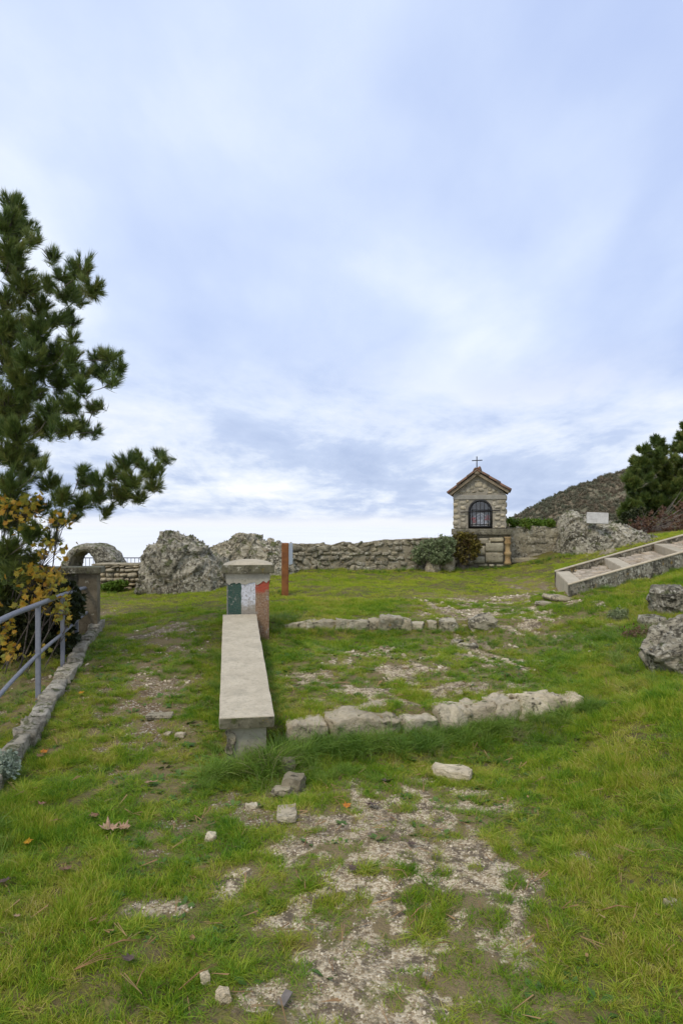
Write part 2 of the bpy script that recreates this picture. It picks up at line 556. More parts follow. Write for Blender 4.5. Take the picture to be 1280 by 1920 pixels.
def stone_mat(name, c1, c2, dark=.3, white=.2, moss=.1, scale=1.0, bump=.6, bdist=.012, orange=0.05, crack=.3, darkc=(.062, .057, .045), whitec=(.58, .56, .49)):
    warm = lambda c: (c[0] * 1.03, c[1] * .98, c[2] * .87)
    c1, c2, whitec, darkc = warm(c1), warm(c2), warm(whitec), warm(darkc)
    m, t, b, geo = new_mat(name)
    p = geo.outputs['Position']
    big = t.noise(p, 1.6 * scale, 4, .6)
    col = t.mix(t.step(big, .35, .65), c1, c2)
    med = t.noise(p, 9 * scale, 6, .65)
    col = t.mix(t.math('MULTIPLY', t.step(med, .45, .75), .5), col, tuple(v * .55 for v in c1))
    # dark crusts
    dk = t.math('ADD', t.math('MULTIPLY', t.noise(p, 14 * scale, 6, .7), .6), t.math('MULTIPLY', t.noise(p, 3.1 * scale, 3, .5), .4))
    if dark: col = t.mix(t.math('MULTIPLY', t.step(dk, .60 - .22 * dark, .68 - .2 * dark), .85), col, darkc)
    # pale lichen rosettes
    vz = t.noise(t.vmath('ADD', p, (5.3, 1.7, 9.1)), 15 * scale, 7, .66, .4)
    msk = t.math('MULTIPLY', t.step(vz, .50, .58), t.step(t.noise(p, 3.3 * scale, 4, .6), .66 - .4 * white, .78 - .4 * white))
    if white: col = t.mix(t.math('MULTIPLY', msk, .9), col, whitec)
    if orange:
        om = t.math('MULTIPLY', t.step(t.noise(p, 6.7 * scale, 5, .65), .68 - orange, .74 - orange), .75)
        col = t.mix(om, col, (.34, .22, .06))
    if moss:
        sn = t.node('ShaderNodeSeparateXYZ'); t.put(sn.inputs[0], geo.outputs['Normal'])
        mm = t.math('ADD', t.noise(p, 5 * scale, 5, .6), t.math('MULTIPLY', sn.outputs[2], .08))
        col = t.mix(t.math('MULTIPLY', t.step(mm, .70 - .3 * moss, .80 - .3 * moss), .8), col, (.10, .115, .03))
    oi = t.node('ShaderNodeObjectInfo')
    col = t.mix(1.0, col, t.ramp(oi.outputs['Random'], [(0, (.78, .76, .72)), (.5, (1.0, 1.0, 1.0)), (1, (1.14, 1.09, 1.0))]), 'MULTIPLY')
    t.put(b.inputs['Base Color'], col)
    h = t.math('ADD', t.math('MULTIPLY', t.noise(p, 7 * scale, 8, .68), 1.0), t.math('MULTIPLY', t.noise(p, 40 * scale, 4, .6), .35))
    if crack:
        ck = t.math('ABSOLUTE', t.math('SUBTRACT', t.noise(t.vmath('MULTIPLY', p, (1, 1, 2.2)), 3.4 * scale, 5, .62, .8), .5))
        ckm = t.step(ck, .022, 0.0)
        h = t.math('SUBTRACT', h, t.math('MULTIPLY', ckm, crack * 1.2))
    t.put(b.inputs['Normal'], t.bump(h, bump, bdist * 4))
    return m


def plain_mat(name, c, c2=None, rough=.8, spec=.3, nscale=30, bump=.2, metal=0, bdist=.004, lo=.35, hi=.65):
    m, t, b, geo = new_mat(name, rough, spec)
    p = geo.outputs['Position']
    n = t.noise(p, nscale, 6, .62)
    col = t.mix(t.step(n, lo, hi), c, c2 or tuple(v * .8 for v in c))
    t.put(b.inputs['Base Color'], col)
    b.inputs['Metallic'].default_value = metal
    if bump: t.put(b.inputs['Normal'], t.bump(t.noise(p, nscale * 2.5, 5, .6), bump, bdist))
    return m


def leaf_mat(name, cols, trans=.35, rough=.55, pos_scale=1.2, spec=.25):
    """cols: stops for a ramp driven by per-copy chance, per-blade tint and drifting patches"""
    m = bpy.data.materials.new(name); m.use_nodes = True
    t = NT(m.node_tree); b = t.n['Principled BSDF']; out = t.n['Material Output']
    oi = t.node('ShaderNodeObjectInfo'); geo = t.node('ShaderNodeNewGeometry')
    at = t.node('ShaderNodeAttribute'); at.attribute_name = 'tint'
    jn = t.node('ShaderNodeAttribute'); jn.attribute_name = 'jn'; jr = t.node('ShaderNodeAttribute'); jr.attribute_name = 'jr'
    rnd_ = t.math('ADD', t.math('MULTIPLY', oi.outputs['Random'], t.math('SUBTRACT', 1.0, jn.outputs['Fac'])), jr.outputs['Fac'])
    n = t.noise(geo.outputs['Position'], pos_scale, 4, .6)
    f = t.math('ADD', t.math('MULTIPLY', rnd_, .28), t.math('ADD', t.math('MULTIPLY', at.outputs['Fac'], .30), t.math('MULTIPLY', t.step(t.math('ADD', t.math('MULTIPLY', n, .6), t.math('MULTIPLY', t.noise(geo.outputs['Position'], pos_scale * 5.5, 3, .6), .4)), .33, .67), .42)))
    col = t.ramp(f, cols)
    t.put(b.inputs['Base Color'], col)
    b.inputs['Roughness'].default_value = rough
    b.inputs['Specular IOR Level'].default_value = spec
    tr = t.node('ShaderNodeBsdfTranslucent'); t.put(tr.inputs[0], col)
    mx = t.node('ShaderNodeMixShader'); mx.inputs[0].default_value = trans
    t.l.new(b.outputs[0], mx.inputs[1]); t.l.new(tr.outputs[0], mx.inputs[2]); t.l.new(mx.outputs[0], out.inputs[0])
    return m


M = {}
M['limestone'] = stone_mat('limestone', (.33, .295, .225), (.46, .42, .33), dark=.45, white=.35, moss=.12, scale=1.3, crack=.4)
M['pale_stone'] = stone_mat('pale_limestone', (.50, .44, .34), (.66, .595, .475), dark=.22, white=.2, moss=.10, scale=2.0, crack=.5, bump=.6)
M['outcrop'] = stone_mat('outcrop_limestone', (.35, .325, .265), (.50, .47, .39), dark=.58, white=.85, moss=.42, scale=1.5, bump=.75, bdist=.018, orange=.05, crack=.5)
M['boulder'] = stone_mat('boulder_limestone', (.30, .28, .225), (.44, .41, .34), dark=.5, white=.6, moss=.25, scale=1.7, bump=.9, bdist=.018, orange=.04, crack=.7)
M['wallstone'] = stone_mat('wall_limestone', (.29, .265, .205), (.42, .39, .31), dark=.35, white=.6, moss=.28, scale=1.8, bump=.8, orange=.05)
M['drystone'] = stone_mat('dry_wall_stone', (.36, .31, .23), (.50, .45, .35), dark=.2, white=.25, moss=.1, scale=2, bump=.6, orange=.05)
M['mortar'] = stone_mat('old_mortar', (.22, .20, .155), (.32, .295, .235), dark=.4, white=.25, moss=.2, scale=2, crack=0)
M['concrete'] = stone_mat('old_concrete', (.47, .42, .335), (.55, .495, .40), dark=0, white=-.5, moss=0, scale=3.2, bump=.3, bdist=.004, orange=.0, crack=0)
_m = M['concrete']; _t = NT(_m.node_tree); _b = _t.n['Principled BSDF']; _src = _b.inputs['Base Color'].links[0].from_socket
_p = [n for n in _t.n if n.bl_idname == 'ShaderNodeNewGeometry'][0].outputs['Position']
_c = _t.mix(_t.math('MULTIPLY', _t.step(_t.noise(_p, 90, 4, .8), .52, .66), .45), _src, (.26, .235, .19))
_c = _t.mix(_t.math('MULTIPLY', _t.step(_t.noise(_p, 5, 7, .7), .50, .66), .45), _c, (.33, .29, .21))
_c = _t.mix(_t.math('MULTIPLY', _t.step(_t.noise(_p, 16, 7, .75), .62, .70), .6), _c, (.38, .30, .13))
_t.put(_b.inputs['Base Color'], _c)
M['mossy_concrete'] = stone_mat('mossy_concrete', (.14, .135, .09), (.25, .235, .18), dark=.4, white=.25, moss=.45, scale=3, bump=.5, bdist=.006, orange=.06, crack=0)
M['dark_concrete'] = stone_mat('blackened_concrete', (.085, .08, .065), (.16, .15, .12), dark=.7, white=.32, moss=.3, scale=2.6, bump=.6, bdist=.008, orange=.02, crack=0)
M['stair_side'] = stone_mat('lichened_stair_side', (.26, .24, .19), (.37, .34, .28), dark=.55, white=.55, moss=.3, scale=1.6, bump=.6, orange=.08, crack=.2)
M['plaster'] = stone_mat('grey_plaster', (.34, .32, .28), (.44, .42, .36), dark=.05, white=.08, moss=.02, scale=2.6, bump=.3, bdist=.006, orange=0, crack=.1)
M['iron'] = plain_mat('black_iron', (.012, .012, .013), (.03, .026, .022), .5, .4, 40)
M['grey_paint'] = plain_mat('grey_rail_paint', (.175, .18, .20), (.225, .225, .24), .5, .35, 18, .15)
M['wood'] = plain_mat('varnished_wood', (.30, .115, .03), (.20, .07, .02), .5, .35, 12, .2)
M['white_panel'] = plain_mat('white_panel', (.72, .73, .76), (.66, .68, .72), .5, .4, 5, 0)
M['cobble'] = stone_mat('cobble_stone', (.40, .34, .28), (.56, .50, .43), dark=.1, white=.2, moss=.1, scale=2.5, crack=.1)


def ground_mat():
    m, t, b, geo = new_mat('summit_ground', .95, .1)
    p = geo.outputs['Position']
    ab = t.node('ShaderNodeAttribute'); ab.attribute_name = 'bare'
    so = t.node('ShaderNodeAttribute'); so.attribute_name = 'soil'
    n = t.noise(p, 1.1, 5, .6)
    green = t.mix(t.step(n, .35, .65), (.12, .14, .020), (.19, .175, .03))
    green = t.mix(t.step(t.noise(p, 5, 6, .7), .44, .62), green, (.15, .115, .055))
    green = t.mix(t.step(t.noise(p, 31, 5, .7), .5, .62), green, (.10, .075, .045))
    wa = t.node('ShaderNodeAttribute'); wa.attribute_name = 'worn'
    green = t.mix(t.step(t.math('ADD', wa.outputs['Fac'], t.math('MULTIPLY', t.math('SUBTRACT', t.noise(p, 13, 5, .7), .5), .8)), .3, .75), green, (.22, .165, .085))
    v = t.voro(p, 95, 'F1', 1)
    vv = t.node('ShaderNodeSeparateColor'); t.put(vv.inputs[0], v)
    grav = t.ramp(vv.outputs[0], [(0, (.28, .20, .11)), (.35, (.42, .325, .20)), (.6, (.56, .455, .295)), (1, (.70, .59, .41))])
    grav = t.mix(t.step(t.noise(p, 11, 7, .78), .46, .58), grav, (.15, .115, .075))
    grav = t.mix(t.step(t.noise(p, 6, 6, .7), .55, .68), grav, (.15, .155, .04))
    soil = t.mix(t.step(t.noise(p, 35, 6, .7), .35, .7), (.12, .08, .045), (.27, .195, .115))
    soil = t.mix(t.step(vv.outputs[1], .86, .9), soil, (.46, .41, .33))
    bc = t.mix(so.outputs['Fac'], grav, soil)
    edge = t.math('ADD', ab.outputs['Fac'], t.math('ADD', t.math('MULTIPLY', t.math('SUBTRACT', t.noise(p, 19, 6, .75), .5), 1.7), t.math('MULTIPLY', t.math('SUBTRACT', t.noise(p, 70, 4, .7), .5), .9)))
    col = t.mix(t.step(edge, .30, .55), green, bc)
    t.put(b.inputs['Base Color'], col)
    h = t.math('ADD', t.noise(p, 45, 5, .7), t.math('MULTIPLY', t.voro(p, 95), -.7))
    t.put(b.inputs['Normal'], t.bump(h, .8, .012))
    return m


# ------------------------------------------------------------------ ground sheet
def axis(segs):
    out = []
    for a, b_, st in segs:
        out += list(np.arange(a, b_, st))
    out.append(segs[-1][1])
    return np.array(out)
gx = axis([(-400, -60, 20), (-60, -12, 2.5), (-12, -5, .3), (-5, -2.8, .08), (-2.8, 2.8, .035), (2.8, 6, .08), (6, 16, .4), (16, 60, 3), (60, 400, 20)])
gy = axis([(-60, -6, 4), (-6, 1.4, .35), (1.4, 5.4, .032), (5.4, 8.6, .05), (8.6, 14.5, .1), (14.5, 24, .4), (24, 60, 2), (60, 700, 20)])
X, Y = np.meshgrid(gx, gy, indexing='ij')
Z = ground(X.ravel(), Y.ravel())
ny = len(gy)
i = (np.arange(len(gx) - 1)[:, None] * ny + np.arange(ny - 1)[None, :]).ravel()
me = mesh_np('ground', np.stack([X.ravel(), Y.ravel(), Z], 1), np.stack([i, i + ny, i + ny + 1, i + 1], 1), ground_mat())
bb, so_ = bare(X.ravel(), Y.ravel())
for nm, arr in (('bare', bb), ('soil', so_), ('worn', worn(X.ravel(), Y.ravel()))):
    a = me.attributes.new(nm, 'FLOAT', 'POINT'); a.data.foreach_set('value', arr.astype(np.float32))
tag(add('ground', me), kind='structure')

# a level bank of pale cloud fills the valley below the summit, out to the horizon
m, t, b, geo = new_mat('low_cloud', 1.0, 0)
n = t.noise(t.vmath('MULTIPLY', geo.outputs['Position'], (.0012, .0004, 0)), 1.0, 5, .55)
t.put(b.inputs['Base Color'], t.mix(t.step(n, .3, .7), (.79, .785, .775), (.84, .83, .815)))
V = [(-50000, -2000, -84), (50000, -2000, -84), (50000, 55000, -84), (-50000, 55000, -84)]
tag(add('low_cloud', mesh_np('low_cloud', V, [(0, 1, 2, 3)], m, False)), kind='structure')

#==STRUCTURES==
# ------------------------------------------------------------------ hill with scrub
def hill_ridge(x):
    px = [700, 820, 900, 940, 1000, 1050, 1100, 1150, 1182, 1230, 1290, 1400, 1600, 1900]
    py = [1190, 1085, 1020, 985, 951, 925, 906, 889, 878, 870, 862, 850, 880, 960]
    xs = (np.array(px) - 640) / F * 520; zs = H - (np.array(py) - HY) / F * 520
    return np.interp(x, xs, zs)


def hill_z(x, y):
    r = hill_ridge(x)
    u = np.clip(np.abs(y - 520) / np.where(y < 520, 210, 260), 0, 1)
    pr = 1 - u ** 1.15
    z = -86 + (r + 86) * pr
    return z + (fbm(x * .03, y * .03, oct=4, seed=5) - .5) * 9 * ss(0, .3, u) + (fbm(x * .12, y * .12, oct=3, seed=6) - .5) * 2.0


m, t, b, geo = new_mat('hill_scrub_ground', .95, .1)
n = t.noise(geo.outputs['Position'], .05, 6, .65)
t.put(b.inputs['Base Color'], t.ramp(n, [(.35, (.11, .12, .075)), (.5, (.19, .16, .105)), (.62, (.23, .18, .12)), (.75, (.14, .15, .09))]))
hx = np.linspace(20, 560, 180); hy_ = np.linspace(300, 790, 150)
X, Y = np.meshgrid(hx, hy_, indexing='ij')
i = (np.arange(len(hx) - 1)[:, None] * 150 + np.arange(149)[None, :]).ravel()
tag(add('hill', mesh_np('hill', np.stack([X.ravel(), Y.ravel(), hill_z(X.ravel(), Y.ravel())], 1), np.stack([i, i + 150, i + 151, i + 1], 1), m)), kind='structure')


def leaf_cluster(n, r, size, seed, flat=.8, elong=1.6, shell=.5):
    g = np.random.default_rng(seed); V = []; Fc = []; T = []
    for k in range(n):
        d = g.normal(size=3); d /= np.linalg.norm(d)
        p = d * r * (shell + (1 - shell) * g.random()) * np.array([1, 1, flat])
        u = g.normal(size=3) + d * .8; u /= np.linalg.norm(u)
        v = np.cross(u, g.normal(size=3)); v /= np.linalg.norm(v)
        s = size * (.6 + .8 * g.random())
        o = len(V)
        V += [p - u * s * elong / 2, p + v * s * .5, p + u * s * elong / 2, p - v * s * .5]
        Fc.append((o, o + 1, o + 2, o + 3)); T.append(g.random())
    return np.array(V), Fc, T


M['scrub'] = leaf_mat('hill_scrub', [(0, (.15, .17, .10)), (.4, (.18, .185, .115)), (.6, (.22, .195, .13)), (.8, (.27, .20, .13)), (1, (.27, .23, .165))], trans=.3, rough=.9, pos_scale=.022)
sp = [proto('scrub_clump', *leaf_cluster(150, 1.0, .24, 50 + k, shell=.3)[:2], M['scrub'], leaf_cluster(150, 1.0, .24, 50 + k, shell=.3)[2]) for k in range(3)]
n = 14000
xs = rng.uniform(100, 300, n); ys = rng.uniform(380, 530, n)
keep = fbm(xs * .04, ys * .04, oct=3, seed=77) > .30
xs, ys = xs[keep], ys[keep]; n = len(xs)
sc_ = .4 + 2.2 * rng.random(n) ** 2.2
zz = hill_z(xs, ys) + sc_ * .25
tag(scatter('hill_scrub', np.stack([xs, ys, zz], 1), np.stack([rng.uniform(0, 6, n)] * 3, 1), np.stack([sc_, sc_, sc_ * .8], 1), rng.integers(0, 3, n), sp), kind='stuff')

# ------------------------------------------------------------------ rock outcrops
def worley(x, y, z, seed):
    ix, iy, iz = np.floor(x).astype(np.int64), np.floor(y).astype(np.int64), np.floor(z).astype(np.int64)
    f1 = np.full(x.shape, 9.); f2 = f1.copy(); idv = np.zeros_like(f1)
    for dx in (-1, 0, 1):
        for dy in (-1, 0, 1):
            for dz in (-1, 0, 1):
                a, b_, c = ix + dx, iy + dy, iz + dz
                d = (a + _h(a, b_, c, seed) - x) ** 2 + (b_ + _h(a, b_, c, seed + 1) - y) ** 2 + (c + _h(a, b_, c, seed + 2) - z) ** 2
                m_ = d < f1
                f2 = np.where(m_, f1, np.minimum(f2, d)); idv = np.where(m_, _h(a, b_, c, seed + 3), idv); f1 = np.where(m_, d, f1)
    return np.sqrt(f1), np.sqrt(f2), idv


def outcrop(name, prof, D, T, label, seed, mat, zb=None, tilt=0.0, amp=.16, step=None, cat='rock', parent=None, lean=.0, blk_k=1.0):
    px = np.array([p[0] for p in prof], float); py = np.array([p[1] for p in prof], float)
    xs = (px - 640) / F * D; zs = H - (py - HY) / F * D
    x0, x1 = xs[0], xs[-1]
    zb0 = zb if zb is not None else min(gz(x0, D - T), gz(x1, D - T), gz((x0 + x1) / 2, D - T)) - .25
    L = x1 - x0
    def fn(u, v):
        x = x0 + u * L
        zt = np.interp(x, xs, zs)
        a = np.pi * v
        e = np.clip(np.minimum(u, 1 - u) * L / .35, 0, 1) ** .5
        tt = T * (.35 + .65 * e) * (.8 + .4 * vnoise(x * 1.3, x * 0, seed=seed))
        sn = np.sin(a)
        y = D - tt * np.sign(np.cos(a)) * np.abs(np.cos(a)) ** .8 + lean * sn
        z = zb0 + (zt - zb0) * sn ** .42
        return np.stack([x, y, z], 1)
    nu = int(L / .016) + 8
    Pn, Fc = surface_loft(fn, nu, 120)
    Fc = Fc[:, ::-1]
    def dfn(Q):
        x, y, z = Q.T
        r1 = fbm(x * 1.7, y * 1.7, z * 1.7, oct=3, seed=seed) - .5
        rid = np.abs(fbm(x * 2.6 + z * 1.2, y * 2.6, z * 4.2 - x * 1.6, oct=3, seed=seed + 3) - .5)
        fine = fbm(x * 9, y * 9, z * 9, oct=4, seed=seed + 7, gain=.6) - .5
        pits = np.minimum(fbm(x * 15, y * 15, z * 15, oct=2, seed=seed + 8) - .42, 0)
        wx = (fbm(x * 2.5, y * 2.5, z * 2.5, oct=2, seed=seed + 20) - .5) * .5
        a1, a2, idv = worley((x * .9 + z * .45 + wx) * 3.0, y * 2.6, (z * 1.15 - x * .4 + wx) * 3.6, seed)
        b1, b2, idb = worley((x + wx) * 8, y * 8, (z - x * .3) * 11, seed + 9)
        blk = (idv - .5) * .10 - np.maximum(.07 - (a2 - a1), 0) * .8 + (idb - .5) * .012 - np.maximum(.06 - (b2 - b1), 0) * .15
        return blk * blk_k + r1 * amp * 1.1 - np.maximum(.05 - rid, 0) * amp * 3 + fine * amp * .22 + pits * amp * .35
    Pn = displace(Pn, Fc, dfn)
    o = add(name, mesh_np(name, Pn, Fc, mat), parent)
    if not parent: tag(o, label, cat)
    return o


outcrop('rock', [(258, 1106), (264, 1085), (272, 1050), (282, 1028), (298, 1020), (303, 1007), (318, 1001), (338, 1005), (368, 1019), (398, 1036), (422, 1056), (445, 1088)], 11.2, .55,
        'tallest grey lichened rock outcrop, humped, at left end of the summit', 11, M['outcrop'])
outcrop('rock', [(370, 1085), (378, 1050), (394, 1030), (412, 1019), (440, 1016), (450, 1009), (478, 1008), (503, 1017), (522, 1022), (540, 1034), (552, 1075)], 12.1, .5,
        'long grey lichened rock behind the striped pillar, joining the ruined wall', 23, M['outcrop'])
rock_r = outcrop('rock', [(1040, 1085), (1047, 1010), (1052, 985), (1058, 966), (1066, 959), (1078, 964), (1098, 967), (1104, 978), (1137, 979), (1150, 981), (1170, 989), (1190, 997), (1207, 1006), (1225, 1018), (1245, 1045)], 12.7, .5,
        'craggy lichened rock outcrop beside the shrine wall, carrying the stone plaque', 37, M['outcrop'], amp=.12, blk_k=.5)
outcrop('rock', [(1165, 1060), (1175, 1036), (1185, 1020), (1200, 1014), (1225, 1018), (1250, 1040)], 12.1, .3, 'low rounded rock behind the stairway, under the craggy outcrop', 41, M['outcrop'], amp=.1)
outcrop('rock', [(1075, 1075), (1085, 1052), (1100, 1040), (1120, 1038), (1145, 1036), (1165, 1040), (1180, 1055)], 12.0, .25, 'pale low ledge of rock at the foot of the craggy outcrop', 43, M['limestone'], amp=.08)

# arch ruin
r = []
D = 12.0
outer = [(100, 1078), (112, 1052), (124, 1035), (137, 1026), (156, 1021), (178, 1020), (196, 1026), (209, 1038), (219, 1051), (228, 1075)]
inner = [(133, 1078), (134, 1055), (138, 1045), (145, 1038), (152, 1035), (158, 1035), (164, 1038), (170, 1046), (173, 1055), (174, 1078)]
def arch_fn(u, v):
    k = np.linspace(0, 1, len(outer))
    ox = np.interp(u, k, [p[0] for p in outer]); oy = np.interp(u, k, [p[1] for p in outer])
    jx = np.interp(u, k, [p[0] for p in inner]); jy = np.interp(u, k, [p[1] for p in inner])
    a = 2 * np.pi * v
    c, s_ = np.cos(a), np.sin(a)
    c = np.sign(c) * np.abs(c) ** .55; s_ = np.sign(s_) * np.abs(s_) ** .55
    w_ = (c + 1) / 2
    px = jx * (1 - w_) + ox * w_; py = jy * (1 - w_) + oy * w_
    return np.stack([(px - 640) / F * D - .06 * (s_ + 1) * .5, D + .40 * (s_ + 1), H - (py - HY) / F * D], 1)
Pn, Fc = surface_loft(arch_fn, 120, 90)
Pn = displace(Pn, Fc, lambda Q: (fbm(*(Q.T * 3), oct=4, seed=8, gain=.6) - .5) * .09 + (fbm(*(Q.T * 12), oct=3, seed=4) - .5) * .04)
me = mesh_np('stone_arch', Pn, Fc, M['outcrop'])
tag(add('stone_arch', me), 'low ruined rock arch with a rough opening, beyond the dry stone wall', 'arch')

# ------------------------------------------------------------------ stones laid in walls
def stone_protos(prefix, n, seed, mat, amp=.1, rnd=.3, sub=2):
    out = []
    for k in range(n):
        V, Fc = rockbox(1, 1, 1, seed + k, sub, amp, rnd, 1.3)
        out.append(mesh_np(prefix, V, Fc, mat, True))
    return out


def loft_wall(name, prof, D, T, mat, parent, seed, zb=-.2, amp=.03):
    px = np.array([p[0] for p in prof], float); py = np.array([p[1] for p in prof], float)
    xs = (px - 640) / F * D; zs = H - (py - HY) / F * D
    def fn(u, v):
        x = xs[0] + u * (xs[-1] - xs[0]); zt = np.interp(x, xs, zs)
        z0 = ground(x, x * 0 + D, False) - .25
        a = np.pi * v
        cc, s_ = np.cos(a), np.sin(a)
        y = D + T / 2 - T / 2 * np.sign(cc) * np.minimum(np.abs(cc) * 2.2, 1)
        z = z0 + (zt - z0) * np.minimum(s_ * 1.7, 1)
        return np.stack([x, y, z], 1)
    Pn, Fc = surface_loft(fn, int((xs[-1] - xs[0]) / .03), 60)
    Fc = Fc[:, ::-1]
    Pn = displace(Pn, Fc, lambda Q: (fbm(*(Q.T * 6), oct=4, seed=seed, gain=.6) - .5) * amp * 2)
    return add(name, mesh_np(name, Pn, Fc, mat), parent), xs, zs


def lay_stones(parent, xs, zs, yface, protos, hmin, hmax, wmin, wmax, depth, seed, gap=.012, miss=.06, jit=.3, top_over=.01):
    g = np.random.default_rng(seed); cnt = 0
    x0, x1 = xs[0], xs[-1]
    z = min(gz(x0, yface), gz(x1, yface)) - .02
    ztop = max(zs)
    while z < ztop:
        hh = g.uniform(hmin, hmax)
        x = x0 + g.uniform(-.05, .02)
        while x < x1:
            ww = g.uniform(wmin, wmax)
            xc = x + ww / 2
            zt = np.interp(xc, xs, zs)
            h2 = hh * g.uniform(.85, 1.15)
            zc = z + hh / 2
            if zc + h2 / 2 > zt + top_over: h2 = zt + top_over - (zc - h2 / 2); zc = zc - hh / 2 + h2 / 2 if h2 > 0 else zc
            if h2 > hmin * .45 and g.random() > miss and zc > gz(xc, yface) - hh:
                o = add('stone', protos[g.integers(0, len(protos))], parent, (xc, yface + depth * .5 - g.uniform(.1, .38) * depth, zc + g.normal() * hh * .05))
                o.scale = ((ww - gap) * g.uniform(.85, 1.08), depth, (h2 - gap) * g.uniform(.8, 1.15))
                o.rotation_euler = (g.normal() * .05, g.normal() * .10 * jit * 3, g.normal() * .06)
                cnt += 1
            x += ww
        z += hh
    return cnt


ws = stone_protos('wall_stone', 12, 100, M['wallstone'], .22, .32, 3)
rw = empty('rubble_wall', P(650, 1070, 12.6), 'long ruined rubble stone wall across the back of the lawn, left of the shrine', 'wall')
_, xs, zs = loft_wall('wall_core', [(498, 1022), (515, 1018), (560, 1021), (600, 1020), (622, 1023), (642, 1016), (665, 1021), (700, 1016), (722, 1014), (760, 1012), (790, 1010), (852, 1008)], 12.55, .45, M['mortar'], rw, 5)
lay_stones(rw, xs, zs, 12.57, ws, .06, .12, .07, .26, .15, 4, gap=.0, miss=.12, jit=.9)

ds = stone_protos('drystone_block', 7, 140, M['drystone'], .1, .4)
dw = empty('dry_stone_wall', P(225, 1105, 11.5), 'short dry stone wall of tan blocks between the arch and the tallest rock', 'wall')
_, xs, zs = loft_wall('wall_core', [(176, 1061), (270, 1061)], 11.45, .35, M['mortar'], dw, 6, amp=.01)
lay_stones(dw, xs, zs, 11.42, ds, .055, .085, .07, .17, .14, 9, gap=.01, miss=.03, top_over=0)
xa, xb = xs[0] - .02, xs[-1] + .04
dc = add('coping', boxmesh('coping', (0, 0, 0), (xb - xa, .44, .03), M['limestone'], bev=.008), dw, ((xa + xb) / 2, 11.62, zs[0] + .02))

# wall right of the shrine
rs = stone_protos('block_stone', 6, 160, M['wallstone'], .05, .05, 3)
sw = empty('stone_wall', P(1004, 1050, 12.9), 'thick mortared stone wall between the shrine and the craggy outcrop, grass on top', 'wall')
_, xs, zs = loft_wall('wall_core', [(950, 990), (975, 989), (1010, 988), (1035, 990), (1060, 992)], 12.85, .55, M['wallstone'], sw, 15)
lay_stones(sw, xs, zs, 12.875, rs, .13, .24, .2, .48, .10, 14, gap=.004, miss=.05, jit=.1)
pl = P(985, 1046, 12.6)
add('plinth', boxmesh('plinth', (0, 0, 0), (.52, .22, .09), M['limestone'], bev=.015), sw, (pl.x, 12.72, pl.z - .045))
add('plinth_base', boxmesh('plinth_base', (0, 0, 0), (.50, .18, .2), M['mortar'], bev=.01), sw, (pl.x, 12.73, pl.z - .19))

# plaque on the outcrop
pq = P(1119, 981, 12.1)
m, t, b, geo = new_mat('plaque_marble', .7, .3)
p = geo.outputs['Position']
sx = t.node('ShaderNodeSeparateXYZ'); t.put(sx.inputs[0], p)
lines = t.step(t.math('SINE', t.math('MULTIPLY', sx.outputs[2], 230.0)), .15, .7)
marks = t.math('MULTIPLY', lines, t.step(t.noise(p, 75, 2, .5), .46, .56))
col = t.mix(t.step(t.noise(p, 9, 5, .6), .35, .7), (.60, .57, .51), (.46, .43, .38))
t.put(b.inputs['Base Color'], t.mix(t.math('MULTIPLY', marks, .35), col, (.2, .2, .19)))
t.put(b.inputs['Normal'], t.bump(t.noise(p, 30, 5, .6), .3, .01))
bm = bmesh.new(); box_bm(bm, (0, 0, .1), (.365, .05, .20), 0, .008)
plq = add('plaque', bm_mesh('plaque', bm, m), None, (pq.x, pq.y, pq.z - .01), (math.radians(-8), math.radians(2), math.radians(-12)))
tag(plq, 'pale worn marble plaque standing on the craggy outcrop', 'plaque')

# ------------------------------------------------------------------ the wayside shrine
SH = 12.6 / F
base_p = P(898, 1060, 12.5)
shrine = empty('shrine', base_p, 'small gabled stone wayside shrine with tiled roof, barred arch window and iron cross', 'shrine', rz=math.radians(-13))
def sx_(px): return (px - 898) * SH
def sz_(py): return (1060 - py) * SH
def cx_(c): return sx_(830 + c / 7.53)
def cz_(c): return sz_(850 + c / 7.53)
def sadd(name, me, loc=(0, 0, 0), par=None, **k):
    return add(name, me, par or shrine, loc, world=False, **k)
M['shrine_mortar'] = stone_mat('shrine_mortar', (.30, .275, .23), (.38, .35, .30), dark=.2, white=.1, moss=.05, scale=4, bump=.5, bdist=.005, orange=0, crack=0)
M['shrine_stone'] = stone_mat('shrine_rubble', (.34, .31, .25), (.52, .48, .40), dark=.2, white=.25, moss=.05, scale=5, bump=.5, bdist=.005, orange=.07, crack=0)
M['base_stone'] = stone_mat('shrine_base_stone', (.36, .33, .26), (.46, .43, .34), dark=.2, white=.2, moss=.15, scale=3, bump=.5, bdist=.008, orange=.03, crack=.2)
M['ledge'] = stone_mat('ledge_stone', (.22, .205, .155), (.33, .31, .25), dark=.45, white=.25, moss=.3, scale=3, bump=.6, bdist=.01, orange=.03, crack=.1)
M['tile'] = plain_mat('terracotta_tile', (.27, .12, .068), (.17, .135, .10), .85, .15, 14, .5, lo=.3, hi=.62)
M['rake'] = stone_mat('rake_cement', (.20, .17, .135), (.29, .25, .20), dark=.3, white=.15, moss=.1, scale=5, bump=.4, bdist=.004, orange=.04, crack=0)
M['lintel'] = stone_mat('lintel_cement', (.34, .33, .31), (.42, .41, .38), dark=.05, white=.05, moss=0, scale=5, bump=.3, bdist=.003, orange=0, crack=0)
M['niche'] = plain_mat('niche_plaster', (.22, .21, .20), (.30, .29, .27), .9, .1, 8, .2)
